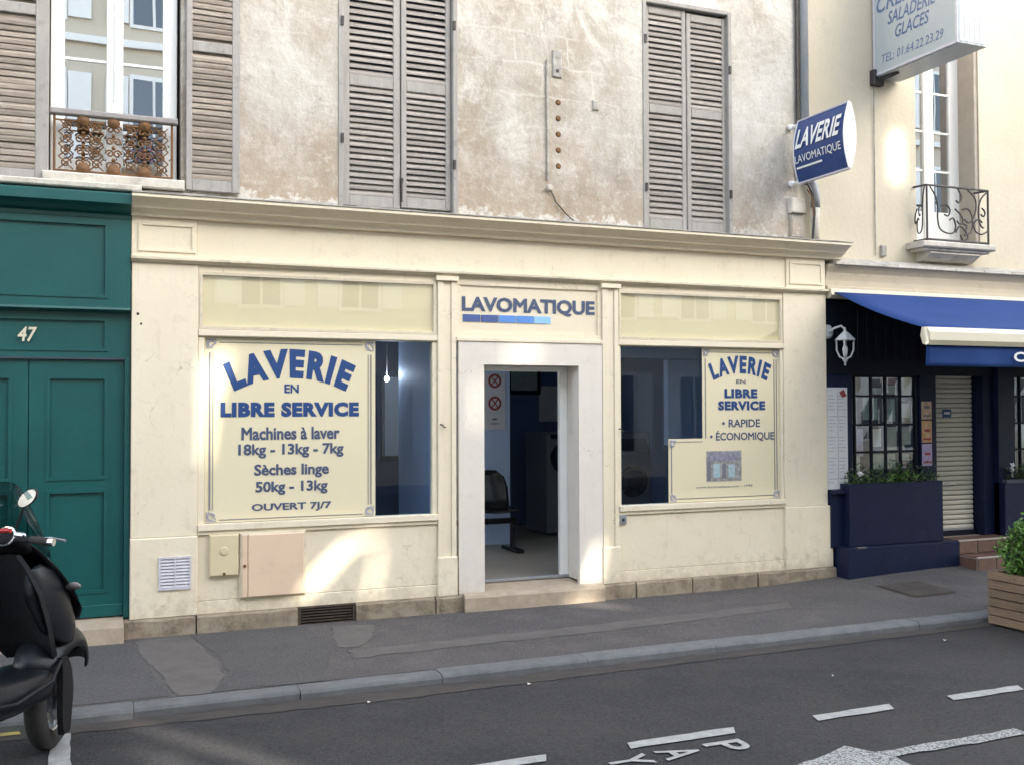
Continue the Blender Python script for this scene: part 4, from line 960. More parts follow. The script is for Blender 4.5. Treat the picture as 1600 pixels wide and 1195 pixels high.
# ------------------------------------------------------------------ GREEN DOORWAY No 47
gd = thing('carriage_door', 'dark teal green painted doorway numbered 47 with panelled leaves', 'door', (-0.9, 0.0, 0))
G_ = M['green']
MB().extrude_x([(0.12, 3.50), (-0.16, 3.47), (-0.17, 3.46), (-0.17, 3.385), (-0.12, 3.36), (-0.08, 3.33), (-0.03, 3.315), (-0.03, 3.285), (0.12, 3.285)], -4.0, 0.343).build('cornice', G_, gd)
def framed(name, x0, x1, z0, z1, y, rx0, rx1, rz0, rz1, depth=.018, th=.05, parent=gd, m=G_):
    o = MB().plate([(x0, z0), (x1, z0), (x1, z1), (x0, z1)], [[(rx0, rz0), (rx1, rz0), (rx1, rz1), (rx0, rz1)]], lambda u, v, d: (u, y+d, v), th).build(name, m, parent)
    MB().box(rx0-.01, rx1+.01, y+depth, y+depth+.01, rz0-.01, rz1+.01).build('panel', m, o)
    # bolection moulding
    MB().plate([(rx0-.022, rz0-.022), (rx1+.022, rz0-.022), (rx1+.022, rz1+.022), (rx0-.022, rz1+.022)], [[(rx0+.006, rz0+.006), (rx1-.006, rz0+.006), (rx1-.006, rz1-.006), (rx0+.006, rz1-.006)]], lambda u, v, d: (u, y-.009+d, v), .020).build('moulding', m, o)
    return o
framed('fascia', -4.0, 0.343, 2.565, 3.285, -0.02, -3.7, 0.155, 2.66, 3.23)
MB().extrude_x([(0.08, 2.563), (-0.035, 2.563), (-0.04, 2.545), (-0.015, 2.53), (0.08, 2.53)], -4.0, 0.343).build('drip_moulding', G_, gd)
framed('transom', -2.3, 0.343, 2.160, 2.530, 0.055, -2.0, 0.155, 2.235, 2.465)
MB().box(-4.0, 0.30, 0.055, 0.062, 2.147, 2.160).build('joint', M['in_dark'], gd)
for x0, x1, rx0, rx1, lab in ((-0.405, 0.30, -0.262, 0.160, None), (-1.115, -0.412, -0.97, -0.545, None), (-1.82, -1.12, -1.68, -1.26, None)):
    leaf = MB().plate([(x0, .07), (x1, .07), (x1, 2.145), (x0, 2.145)], [[(rx0, 1.20), (rx1, 1.20), (rx1, 2.0), (rx0, 2.0)], [(rx0, .285), (rx1, .285), (rx1, 1.085), (rx0, 1.085)]], lambda u, v, d: (u, .085+d, v), .05).build('door_leaf', G_, gd)
    for a, b in ((1.20, 2.0), (.285, 1.085)):
        MB().box(rx0-.01, rx1+.01, .103, .112, a-.01, b+.01).build('panel', G_, leaf)
        MB().plate([(rx0-.02, a-.02), (rx1+.02, a-.02), (rx1+.02, b+.02), (rx0-.02, b+.02)], [[(rx0+.008, a+.008), (rx1-.008, a+.008), (rx1-.008, b-.008), (rx0+.008, b-.008)]], lambda u, v, d: (u, .077+d, v), .02).build('moulding', G_, leaf)
part('jamb', G_, gd, (0.303, 0.343, 0.03, 0.14, 0.06, 2.158))
part('jamb', G_, gd, (-4.0, -2.3, 0.03, 0.14, 0.06, 2.53))
part('bottom_rail', G_, gd, (-2.3, 0.30, 0.066, 0.10, 0.075, 0.17))
MB().box(-4, .343, .14, .2, .0, 3.3).build('backing', M['in_dark'], gd)
text('number', '47', (-0.489, -0.347, 2.280, 2.398), 0.055, M['gold'], gd, bold=0.02, shear=0.2, th=.012)
mb = MB(); rings = []
for k in range(20):
    x = -4.0+4.30*k/19; e = random.uniform(-.006, .006)
    rings.append([(x, .14, -.16), (x, .14, .068), (x, -.03+e, .052), (x, -.16+e, .02), (x, -.175+e, -.16)])
mb.loft(rings); mb.build('threshold', M['step_stone'], gd)

# ------------------------------------------------------------------ RIGHT BUILDING (upper storey)
b2 = thing('building', 'clean cream rendered building on the right with a tall window above the blue bar', 'building', (10, 0.2, 3.3))
H2 = [[(8.70, 3.56), (9.655, 3.56), (9.655, 6.6), (8.70, 6.6)]]
MB().plate([(7.06, 3.30), (24, 3.30), (24, 10.5), (7.06, 10.5)], H2, lambda u, v, d: (u, YW+d+.006, v), .36).build('wall', M['right_wall'], b2)
MB().box(7.06, 24, 8.0, 8.2, -0.1, 10.5).build('back_wall', M['right_wall'], b2)
MB().box(7.06, 24, 0.47, 8.0, 10.3, 10.5).build('roof', M['zinc'], b2)
MB().box(7.06, 24, 0.47, 8.0, 3.15, 3.29).build('floor_slab', M['in_dark'], b2)
YB = YW+.26
w = MB().bbox(8.70, 8.76, YB, YB+.06, 3.60, 6.6).bbox(9.06, 9.21, YB-.012, YB+.05, 3.60, 6.6).bbox(9.46, 9.655, YB, YB+.06, 3.60, 6.6).bbox(8.76, 9.06, YB+.004, YB+.05, 3.60, 4.02).bbox(9.21, 9.46, YB+.004, YB+.05, 3.60, 4.02)
w = w.build('window', M['white'], b2)
for z in (4.50, 4.96, 5.42, 5.9):
    MB().box(8.76, 9.06, YB+.012, YB+.04, z-.012, z+.012).build('glazing_bar', M['white'], w)
    MB().box(9.21, 9.46, YB+.012, YB+.04, z-.012, z+.012).build('glazing_bar', M['white'], w)
MB().box(8.76, 9.06, YB+.024, YB+.028, 4.02, 6.6).build('pane', M['glass_up'], w); MB().box(9.21, 9.46, YB+.024, YB+.028, 4.02, 6.6).build('pane', M['glass_up'], w)
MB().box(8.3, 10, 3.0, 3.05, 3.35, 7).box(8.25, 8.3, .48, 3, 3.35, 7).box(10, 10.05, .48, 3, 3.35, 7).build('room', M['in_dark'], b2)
MB().bbox(9.60, 9.652, YW+.02, YB, 3.62, 6.6).build('folded_shutter', mat('taupe_folded_shutter', (.40, .35, .29), .8, (.33, .29, .24), 5, .7), b2)
# sill with stepped corbel
mb = MB()
mb.bbox(8.54, 9.62, -0.16, YW+.1, 3.505, 3.575, b=.015); mb.bbox(8.60, 9.56, -0.12, YW+.05, 3.475, 3.503, b=.01)
mb.extrude_x([(YW+.01, 3.475), (-.09, 3.473), (-.10, 3.45), (-.06, 3.425), (-.02, 3.40), (.03, 3.375), (YW+.01, 3.37)], 8.70, 9.44)
mb.build('balcony_corbel', M['sill'], b2)
# balcony railing in wrought iron
br = MB(); yb = -0.10; X0, X1, Z0, Z1 = 8.655, 9.56, 3.60, 4.205
br.tube([(X0, YW, Z1+.01), (X0, yb, Z1), (X1, yb, Z1), (X1, YW, Z1+.01)], .013, 6).tube([(X0, YW, Z0), (X0, yb, Z0), (X1, yb, Z0), (X1, YW, Z0)], .013, 6)
br.tube([(X0, yb, 3.575), (X0, yb, Z1)], .013, 6).tube([(X1, yb, 3.575), (X1, yb, Z1)], .013, 6)
brp = br.build('balcony_railing', M['iron'], b2)
br = MB()
def curl(pts, n=24):
    out = []
    for i in range(len(pts)-1):
        p0 = pts[max(i-1, 0)]; p1 = pts[i]; p2 = pts[i+1]; p3 = pts[min(i+2, len(pts)-1)]
        for k in range(5):
            t = k/5
            out.append(tuple(.5*((2*p1[j])+(-p0[j]+p2[j])*t+(2*p0[j]-5*p1[j]+4*p2[j]-p3[j])*t*t+(-p0[j]+3*p1[j]-3*p2[j]+p3[j])*t**3) for j in range(2)))
    out.append(pts[-1]); return out
W_, H_ = X1-X0, Z1-Z0
curves = [[(.05, .98), (.14, .80), (.17, .62), (.17, .40), (.20, .22), (.30, .14), (.42, .15), (.46, .28), (.42, .42), (.36, .38)],
          [(.22, .62), (.30, .66), (.37, .58), (.34, .46), (.28, .48)], [(.45, .60), (.54, .50), (.58, .38), (.53, .32), (.48, .38)],
          [(.50, .98), (.56, .84), (.52, .72), (.47, .76)], [(.66, .98), (.78, .84), (.80, .66), (.76, .48), (.68, .36), (.60, .42)],
          [(.46, .16), (.52, .28), (.60, .22), (.66, .08), (.58, .02), (.54, .12)], [(.98, .96), (.88, .82), (.84, .60), (.86, .36), (.92, .28)],
          [(.98, .22), (.88, .16), (.78, .22), (.76, .36), (.84, .44), (.90, .38)], [(.57, .60), (.66, .62), (.72, .52), (.74, .34), (.70, .18), (.60, .12)],
          [(.90, .66), (.95, .58), (.92, .50), (.88, .54)], [(.56, .34), (.64, .30), (.62, .20)]]
for c in curves: br.tube([(X0+u*W_, yb, Z0+v*H_) for u, v in curl(c)], .0095, 6)
for c in curves[:3]: br.tube([(X0, yb+(.5-u)*.3+.09 if False else yb+.02+u*.28, Z0+v*H_) for u, v in curl(c)], .008, 5)
br.build('scrollwork', M['iron'], brp, smooth=True)

# facade cable & stub on the cream wall
o = MB().tube([(8.10, YW-.008, 5.36), (8.098, YW-.008, 4.4), (8.10, YW-.008, 3.42)], .007, 5).build('facade_cable', M['cement']); tag(o, 'thin vertical cable running down from the corner of the large sign', 'cable')
o = MB().bbox(8.17, 8.24, YW-.03, YW+.01, 3.41, 3.53).build('junction_box', M['cement']); tag(o, 'small grey brown junction box on the cream wall above the awning', 'junction box')
# downpipe
dp = thing('downpipe', 'grey blue rainwater downpipe where the weathered and cream buildings meet', 'downpipe', (7.1, .03, 3.5))
MB().tube([(7.115, .04, 10.2), (7.115, .04, 4.42)], .045, 12).build('pipe', M['zinc_blue'], dp, smooth=True)
MB().tube([(7.115, .04, 4.42), (7.13, .03, 4.28), (7.20, 0.03, 4.12), (7.235, .03, 4.00), (7.235, .03, 3.87)], .050, 12).build('elbow', M['zinc'], dp, smooth=True)
MB().tube([(7.235, .03, 3.87), (7.225, .03, 3.50)], .046, 12).build('shoe', M['sill'], dp, smooth=True)
MB().tube([(7.02, .05, 4.14), (7.09, -.03, 4.10), (7.15, -.04, 4.00), (7.165, -.04, 3.80), (7.15, -.03, 3.52)], .014, 6).tube([(7.045, .07, 10), (7.045, .07, 4.2)], .02, 6).build('cable', M['iron'], dp)
MB().tube([(7.08, -.03, 4.05), (7.14, -.045, 3.96), (7.15, -.045, 3.75)], .008, 5).build('cable', M['rust'], dp)
o = thing('junction_box', 'weathered square cable box at the foot of the grubby wall, under the blue sign', 'junction box', (7.02, .08, 3.55))
MB().bbox(6.93, 7.115, .035, .10, 3.80, 3.965, b=.012).build('box', M['sill'], o)
MB().bbox(6.945, 7.10, .055, .10, 3.545, 3.79, b=.012).build('lower_box', M['wall'], o)
MB().box(6.925, 7.12, .03, .04, 3.79, 3.80).build('seam', M['iron'], o)

# LAVERIE projecting lens sign
ls = thing('projecting_sign', 'small royal blue lens shaped LAVERIE sign projecting over the pavement', 'sign', (6.95, -.4, 4.1))
ya, yb_, za, zb = -0.05, -0.83, 4.095, 4.745; xc = 6.965
def lens(z, side):
    t = (z-za)/(zb-za)*2-1; return xc + side*(.012+.062*(1-t*t))
NZ = 12
zs = [za+(zb-za)*i/NZ for i in range(NZ+1)]
for side, nm_ in ((-1, 'left_face'), (1, 'right_face')):
    mb = MB(); mb.v = [(lens(z, side), y, z) for z in zs for y in (ya, yb_)]
    mb.f = [(2*i, 2*i+1, 2*i+3, 2*i+2) for i in range(NZ)]
    mb.build('face', M['sign_blue'], ls, smooth=True, recalc=False)
for y in (ya, yb_):
    ring = [(lens(z, -1)-.004, z) for z in zs]+[(lens(z, 1)+.004, z) for z in reversed(zs)]
    mb = MB().plate([(a, b) for a, b in ring], [], (lambda y: lambda u, v, d: (u, y-(.012-d), v))(y), .014); mb.build('end_cap', M['white_plastic'], ls)
MB().box(xc-.02, xc+.02, yb_-.005, ya+.005, zb-.004, zb+.012).box(xc-.02, xc+.02, yb_-.005, ya+.005, za-.012, za+.004).build('trim', M['vent_white'], ls)
sgn = lambda u, v, d: (lens(v, -1)-.012+d, ya-u, v)
text('lettering', 'LAVERIE', (.035, .745, 4.435, 4.640), 0, M['white_plastic'], ls, bold=0.03, shear=0.25, fn=sgn, res=4)
text('lettering', 'LAVOMATIQUE', (.035, .745, 4.270, 4.365), 0, M['white_plastic'], ls, bold=0.0, fn=sgn)
text('underline', '—', (.045, .45, 4.225, 4.245), 0, M['white_plastic'], ls, fn=sgn)
for z in (4.115, 4.72):
    MB().tube([(xc, ya, z), (xc, YW+.005, z)], .014, 8).lathe([(0, -.06), (.03, -.05), (.035, -.02), (.02, 0)], (xc-.01, YW, z), 'y', 10).build('bracket', M['white_plastic'], ls)

# Large grey sign box
bs = thing('projecting_sign', 'large pale grey box sign at the top edge with a ribbed white end', 'sign', (8.2, -.5, 5.4))
XS = 8.095; ZL = 5.395; ZH = 6.9; ye = -1.12; ys = YW-.02
MB().box(XS, XS+.34, ye, ys, ZL, ZH).build('case', M['white_plastic'], bs)
MB().box(XS-.006, XS, ye+.02, ys-.02, ZL+.02, ZH-.02).build('face', M['sign_grey'], bs)
MB().box(XS-.012, XS+.004, ye-.002, ye+.022, ZL, ZH).box(XS-.012, XS+.004, ys-.03, ys, ZL, ZH).box(XS-.010, XS+.004, ye+.022, ys-.03, ZL, ZL+.028).build('edge_trim', M['vent_white'], bs)
for k in range(5):
    x = XS+.012+k*.068; MB().bbox(x, x+.050, ye-.022, ye+.002, ZL+.01, ZH, b=.010).build('rib', M['white_plastic'], bs)
MB().bbox(XS+.01, XS+.36, ye-.026, ys, ZL-.012, ZL-.001, b=.002).build('bottom_tray', M['sign_grey'], bs)
fs = lambda u, v, d: (XS-.009+d, ys-u, v)
text('lettering', 'CRÊPERIE', (.06, 1.0, 6.075, 6.31), 0, M['sign_text'], bs, bold=0.012, shear=0.25, fn=fs)
text('lettering', 'SALADERIE', (.23, .93, 5.900, 6.040), 0, M['sign_text'], bs, bold=0.012, shear=0.25, fn=fs)
text('lettering', 'GLACES', (.34, .83, 5.725, 5.860), 0, M['sign_text'], bs, bold=0.012, shear=0.25, fn=fs)
text('lettering', 'TEL: 01.64.22.23.29', (.13, 1.02, 5.505, 5.600), 0, M['sign_text'], bs, bold=0.0, shear=0.15, fn=fs)
MB().tube([(XS+.02, YW, 5.36), (XS+.05, -.12, 5.36), (XS+.09, -.2, 5.385)], .022, 8).bbox(XS-.04, XS+.10, .03, YW+.02, 5.30, 5.47).build('bracket', M['iron'], bs)

# ------------------------------------------------------------------ BLUE SNACK BAR FRONT
bf = thing('restaurant_front', 'navy blue snack bar front with small paned windows under the awning', 'shopfront', (9, 0, 0))
N_, ND = M['navy'], M['navy_dark']
mb = MB(); x = 7.40
while x < 16: 
    w_ = .42; mb.box(x, min(x+w_-.006, 16), -.10+random.uniform(-.006, .006), YW+.02, 3.262, 3.292+random.uniform(-.004, .004)); x += w_
mb.build('ledge_tile', M['sill'], bf)
MB().extrude_x([(.12, 3.345), (.06, 3.35), (-.06, 3.295), (-.06, 3.285), (.12, 3.285)], 7.40, 16).build('flashing', M['cement'], bf)
MB().extrude_x([(.12, 3.262), (-.055, 3.262), (-.05, 3.235), (-.015, 3.18), (.0, 3.10), (.0, 3.035), (.12, 3.035)], 7.332, 16).build('frieze', M['frieze'], bf)
part('frieze_rail', M['frieze'], bf, (7.332, 16, -.04, .12, 2.985, 3.033))
part('fascia', ND, bf, (7.333, 16, .04, .16, 2.09, 2.985))
for k in range(8): part('fascia_board', ND, bf, (7.78+k*.125, 7.895+k*.125, .028, .045, 2.25, 2.80))
part('left_post', N_, bf, (7.333, 7.70, .03, .16, -.05, 2.09))
# window frame, 5 x 4 panes
def paned(xs_, zs_, y, parent, bar=.022):
    f = MB(); f.bbox(xs_[0]-.03, xs_[0], y-.01, y+.05, zs_[0]-.03, zs_[-1]+.03); f.bbox(xs_[-1], xs_[-1]+.03, y-.01, y+.05, zs_[0]-.03, zs_[-1]+.03)
    f.bbox(xs_[0], xs_[-1], y-.008, y+.05, zs_[-1], zs_[-1]+.03).bbox(xs_[0], xs_[-1], y-.008, y+.05, zs_[0]-.03, zs_[0])
    f = f.build('window_frame', ND, parent)
    for x in xs_[1:-1]: MB().bbox(x-bar/2, x+bar/2, y, y+.035, zs_[0], zs_[-1]).build('glazing_bar', ND, f)
    for z in zs_[1:-1]: MB().bbox(xs_[0], xs_[-1], y+.003, y+.038, z-bar/2, z+bar/2).build('glazing_bar', ND, f)
    for i in range(len(xs_)-1):
        for j in range(len(zs_)-1):
            e = random.uniform(-.002, .002)
            MB().add([(xs_[i]+.004, y+.022+e, zs_[j]), (xs_[i+1]-.004, y+.022-e, zs_[j]), (xs_[i+1]-.004, y+.022, zs_[j+1]-.006), (xs_[i]+.004, y+.022+e, zs_[j+1]-.006)], [(0, 1, 2, 3)]).build('pane', M['glass_r'], f)
    return f
paned([7.70, 7.80, 8.03, 8.23, 8.44, 8.645], [.96, 1.245, 1.545, 1.86, 2.07], .10, bf)
part('post', N_, bf, (8.68, 8.91, .06, .30, .0, 2.09))
# displays behind the small panes
inner = bf
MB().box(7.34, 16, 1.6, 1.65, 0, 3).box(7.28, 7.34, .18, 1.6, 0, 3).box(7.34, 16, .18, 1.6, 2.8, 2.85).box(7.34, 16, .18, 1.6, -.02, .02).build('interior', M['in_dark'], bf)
MB().box(7.70, 7.90, .20, .205, .96, 2.07).build('curtain', M['white'], bf)
items = [(8.05, 8.21, 1.88, 1.95, 'white'), (8.26, 8.42, 1.88, 1.98, 'paper'), (8.22, 8.42, 1.99, 2.07, 6), (8.48, 8.63, 1.87, 2.07, 5), (7.95, 8.15, 1.60, 1.84, 4), (8.22, 8.40, 1.58, 1.83, 4),
         (8.06, 8.2, 1.30, 1.50, 'paper'), (8.27, 8.42, 1.26, 1.52, 3), (8.46, 8.62, 1.32, 1.52, 3), (8.46, 8.62, 1.62, 1.78, 'paper'), (8.46, 8.60, 1.14, 1.22, 'paper'), (8.05, 8.40, 1.05, 1.22, 4), (7.82, 7.95, 1.2, 1.5, 2), (7.75, 7.9, 1.0, 1.2, 3)]
for a, b, c, d, k in items:
    o = MB().box(a, b, .155, .160, c, d).build('card', M[k] if isinstance(k, str) else M['cards'][k], bf)
# menu cards on the post
for c, d, k in ((1.60, 1.80, 0), (1.34, 1.585, 1), (1.08, 1.325, 2)):
    o = MB().bbox(8.69, 8.83, .048, .058, c, d, b=.002).build('menu_card', M['cards'][k]); tag(o, ['cream illustrated menu card, top of three on the post', 'orange brown menu card, middle of three on the post', 'lilac menu card, lowest of three on the post'][k], 'menu card', 'menu cards on the post')
    MB().box(8.705, 8.815, .045, .048, c+.03, c+.05).box(8.72, 8.80, .045, .048, c+.12, c+.15).build('print', M['notice_red'] if k else M['grey_text'], o)
# menu board between the cream pilaster and the panes
o = thing('menu_board', 'tall white menu board hanging on the navy wall beside the cream pilaster', 'menu board', (7.46, .02, .86))
MB().bbox(7.34, 7.615, .005, .03, .86, 1.95).build('board', M['paper'], o)
MB().add([(7.50, .002, 1.90), (7.56, .002, 1.93), (7.60, .002, 1.86), (7.54, .002, 1.84)], [(0, 1, 2, 3)]).build('red_mark', M['notice_red'], o)
mb = MB(); mb2 = MB()
for k in range(26):
    z = 1.86-k*.037; 
    if k % 6 == 5: continue
    mb.box(7.36, 7.36+random.uniform(.05, .11), .002, .005, z, z+.007)
    mb.box(7.49, 7.49+random.uniform(.05, .10), .002, .005, z, z+.007)
mb.build('menu_text', M['ornament'], o)
MB().box(7.478, 7.482, .002, .005, .90, 1.90).build('column_rule', M['ornament'], o)
# low planter box, ledge
part('pilaster_foot', N_, bf, (7.34, 7.50, -.05, .03, .25, .86), (7.335, 7.53, -.10, .03, .82, .865))
part('planter_box', N_, bf, (7.50, 8.795, -.14, -.11, .263, .925), (8.765, 8.795, -.11, .16, .263, .925), (7.50, 7.53, -.11, .03, .263, .925), b=.006)
MB().box(7.53, 8.765, -.11, .03, .80, .84).build('soil', M['soil'], bf)
part('ledge', N_, bf, (7.40, 8.93, -.235, .16, -.10, .262), b=.01)
part('ledge_chip', M['kerb'], bf, (7.52, 7.64, -.242, -.20, .252, .266))
pk = thing('potted_plant', 'green leafy bedding plants with white blooms in the long navy box under the panes', 'plant', (8.1, -.04, .84))
leaves(520, lambda: (random.uniform(7.52, 8.77), random.uniform(-.12, .02), .85+abs(random.gauss(0, .11))), .075, M['leaf_dark'], 'foliage', pk, droop=.1, aspect=.28)
leaves(120, lambda: (random.choice([7.75, 8.15, 8.35])+random.gauss(0, .10), random.uniform(-.12, 0), .95+random.gauss(0, .05)), .07, M['leaf'], 'foliage', pk, droop=.1, aspect=.28)
leaves(16, lambda: (7.68+random.gauss(0, .012), -.10+random.gauss(0, .01), 1.02+random.gauss(0, .015)), .045, M['petal'], 'flower', pk, aspect=.9)

# roller shutter
rs = thing('roller_shutter', 'closed putty coloured roller shutter door with a small blue sticker', 'roller shutter', (9.2, .2, .3))
n = 34; p0 = None
for k in range(n):
    z = .33+k*.056
    if p0 is None:
        o = MB().add([(8.88, .215, z), (9.585, .215, z), (9.585, .200, z+.012), (8.88, .200, z+.012), (9.585, .198, z+.034), (8.88, .198, z+.034), (9.585, .210, z+.050), (8.88, .210, z+.050)], [(0, 1, 2, 3), (3, 2, 4, 5), (5, 4, 6, 7)]).build('slat', M['roller'], rs)
        p0 = o.data
    else:
        q = bpy.data.objects.new('slat', p0); COL.objects.link(q); q.parent = rs; q.location = (0, 0, k*.056)
MB().box(8.88, 9.585, .22, .225, .30, 2.3).build('curtain_backing', M['grille'], rs)
MB().bbox(8.90, 9.58, .185, .20, .315, .345).build('bottom_bar', M['zinc'], rs)
MB().box(9.13, 9.26, .190, .194, 1.62, 1.71).build('sticker', M['blue_text'], rs); MB().box(9.15, 9.24, .187, .190, 1.655, 1.68).build('sticker_print', M['paper'], rs)
MB().tube([(9.17, .19, .84), (9.19, .16, .855), (9.28, .16, .855), (9.30, .19, .84)], .008, 6).build('handle', M['white'], rs)
part('door_bottom', ND, bf, (8.91, 9.60, .17, .30, .20, .31))
part('shutter_side', N_, bf, (9.60, 9.76, .05, .30, .15, 2.2))
part('bay_side', N_, bf, (9.76, 10.02, -.02, .16, .0, 2.2))
paned([10.02, 10.20, 10.40, 10.62, 10.84, 11.05], [.93, 1.24, 1.545, 1.86, 2.12], .06, bf)
for a, b, c, d, k in ((10.05, 10.18, 1.60, 2.1, 3), (10.22, 10.38, 1.25, 1.54, 'paper'), (10.05, 10.18, 1.28, 1.5, 2), (10.42, 10.6, 1.2, 2.1, 3), (10.05, 10.18, 1.0, 1.2, 4)):
    MB().box(a, b, .12, .125, c, d).build('card', M[k] if isinstance(k, str) else M['cards'][k], bf)
part('bay_base', N_, bf, (9.76, 14, -.10, .16, -.02, .86), b=.006)
part('wall_panel', N_, bf, (11.09, 14, .0, .16, .86, 2.2))
pk = thing('potted_plant', 'clump of green bedding plants at the right edge under the second paned window', 'plant', (10.2, -.05, .86))
MB().box(9.80, 11.2, -.09, .03, .86, .90).build('trough', M['in_dark'], pk)
leaves(330, lambda: (random.uniform(9.82, 11.0), random.uniform(-.1, .02), .90+abs(random.gauss(0, .09))), .075, M['leaf_dark'], 'foliage', pk, droop=.1, aspect=.28)
leaves(14, lambda: (9.87+random.gauss(0, .015), -.10, 1.02+random.gauss(0, .03)), .05, M['petal'], 'flower', pk, aspect=.9)
# tiled steps
stp = thing('doorstep', 'two brown tiled steps with pale nosing before the roller shutter', 'steps', (9.3, -.3, 0))
for (x0, x1, y0, z0, z1) in ((8.93, 9.75, -.48, -.06, .115), (8.93, 9.75, -.22, .115, .27)):
    MB().box(x0+.01, x1, y0+.012, .17, z0, z1-.01).build('step_core', M['joint'], stp)
    nx = 3 if z0 < 0 else 3; w_ = (x1-x0)/nx
    for k in range(nx): MB().bbox(x0+k*w_+.010, x0+(k+1)*w_-.006, y0, y0+.012, z0+.006, z1-.022, b=.003).build('tile', M['brick_tile'], stp)
    d = .26
    for k in range(nx): MB().bbox(x0+k*w_+.006, x0+(k+1)*w_-.006, y0+.02, y0+d, z1-.012, z1-.002, b=.002).build('tile', M['brick_tile'], stp)
    MB().bbox(x0+.002, x0+.010, y0+.02, y0+d, z0+.006, z1-.022, b=.002).build('tile', M['brick_tile'], stp)
    MB().bbox(x0, x1, y0-.004, y0+.018, z1-.020, z1, b=.004).build('nosing', M['joint'], stp)

# awning
aw = thing('awning', 'royal blue canvas awning with cream front bar and white lettering on its valance', 'awning', (10, -.7, 2.1))
XA, XZ = 7.385, 15.5; YA, YF_ = -.03, -1.36
mb = MB(); nx, ny = 30, 8
for i in range(nx+1):
    for j in range(ny+1):
        t = j/ny; x = XA+(XZ-XA)*i/nx
        z = 2.985+(2.492-2.985)*t - .035*math.sin(math.pi*t) + .006*math.sin(i*1.9)*t
        mb.v.append((x, YA+(YF_-YA)*t, z))
for i in range(nx):
    for j in range(ny): a = i*(ny+1)+j; mb.f.append((a, a+1, a+ny+2, a+ny+1))
cv_ = mb.build('canvas', M['awning'], aw, smooth=True); sm = cv_.modifiers.new('thickness', 'SOLIDIFY'); sm.thickness = .006
MB().extrude_x([(YF_-.05, 2.325), (YF_-.075, 2.37), (YF_-.07, 2.45), (YF_-.035, 2.495), (YF_+.03, 2.498), (YF_+.05, 2.42), (YF_+.02, 2.335)], XA-.01, XZ).build('front_bar', M['awning_bar'], aw, smooth=False)
MB().tube([(XA-.012, YF_-.01, 2.49), (XA-.02, YF_-.03, 2.42), (XA-.035, YF_-.06, 2.34), (XA-.07, YF_-.08, 2.325)], [.02, .022, .018, .008], 8).build('bar_end', M['awning_bar'], aw)
mb = MB(); nx, ny = 120, 5
for i in range(nx+1):
    for j in range(ny+1):
        t = j/ny; x = XA+(XZ-XA)*i/nx
        mb.v.append((x, YF_-.02+.012*math.sin(x*5.2)*t+.006*math.sin(x*13)*t, 2.33-.205*t))
for i in range(nx):
    for j in range(ny): a = i*(ny+1)+j; mb.f.append((a, a+1, a+ny+2, a+ny+1))
vl = mb.build('valance', M['awning'], aw, smooth=True); sm = vl.modifiers.new('thickness', 'SOLIDIFY'); sm.thickness = .004
text('lettering', 'CRÊPERIE', (8.468, 9.40, 2.178, 2.300), YF_-.045, M['white'], aw, bold=0.03, th=.002)
MB().tube([(12, -.02, 2.80), (11.4, -.6, 2.62), (12, -1.3, 2.45)], .025, 8).build('folding_arm', M['awning_bar'], aw)
MB().extrude_x([(.03, 3.0), (-.075, 3.0), (-.085, 2.93), (-.05, 2.90), (.03, 2.90)], 7.345, XZ).build('roller_case', M['awning_bar'], aw)

# wall lantern
ln = thing('wall_lantern', 'pale grey carriage lantern hanging on the navy wall under the awning', 'lantern', (7.43, -.1, 2.2))
lx, ly = 7.475, -.13
MB().lathe([(0, -.03), (.055, -.025), (.075, -.01), (.075, 0)], (lx-.10, .035, 2.545), 'y', 20).build('wall_plate', M['lantern'], ln, smooth=False)
MB().tube([(lx-.10, .02, 2.54), (lx-.08, -.07, 2.58), (lx-.03, ly+.02, 2.60), (lx, ly, 2.56), (lx, ly, 2.50)], .012, 8).build('arm', M['lantern'], ln)
MB().lathe([(0.008, .33), (.012, .31), (.018, .285), (.05, .26), (.075, .235), (.110, .20), (.112, .192), (0.02, .192)], (lx, ly, 2.255), 'z', 6).build('roof', M['lantern'], ln)
for k in range(4):
    a = math.pi/4+k*math.pi/2
    MB().tube([(lx+.088*math.cos(a), ly+.088*math.sin(a), 2.45), (lx+.085*math.cos(a), ly+.085*math.sin(a), 2.34), (lx+.055*math.cos(a), ly+.055*math.sin(a), 2.27), (lx, ly, 2.245)], .010, 6).build('cage_bar', M['lantern'], ln)
MB().lathe([(0, -.075), (.012, -.065), (.010, -.045), (.03, -.01), (.032, 0), (0, .01)], (lx, ly, 2.25), 'z', 12).build('finial', M['lantern'], ln)
MB().lathe([(0.015, .02), (.022, .05), (.030, .10), (.022, .13), (0, .15)], (lx, ly, 2.25), 'z', 14).build('bulb', M['white_plastic'], ln, smooth=True)

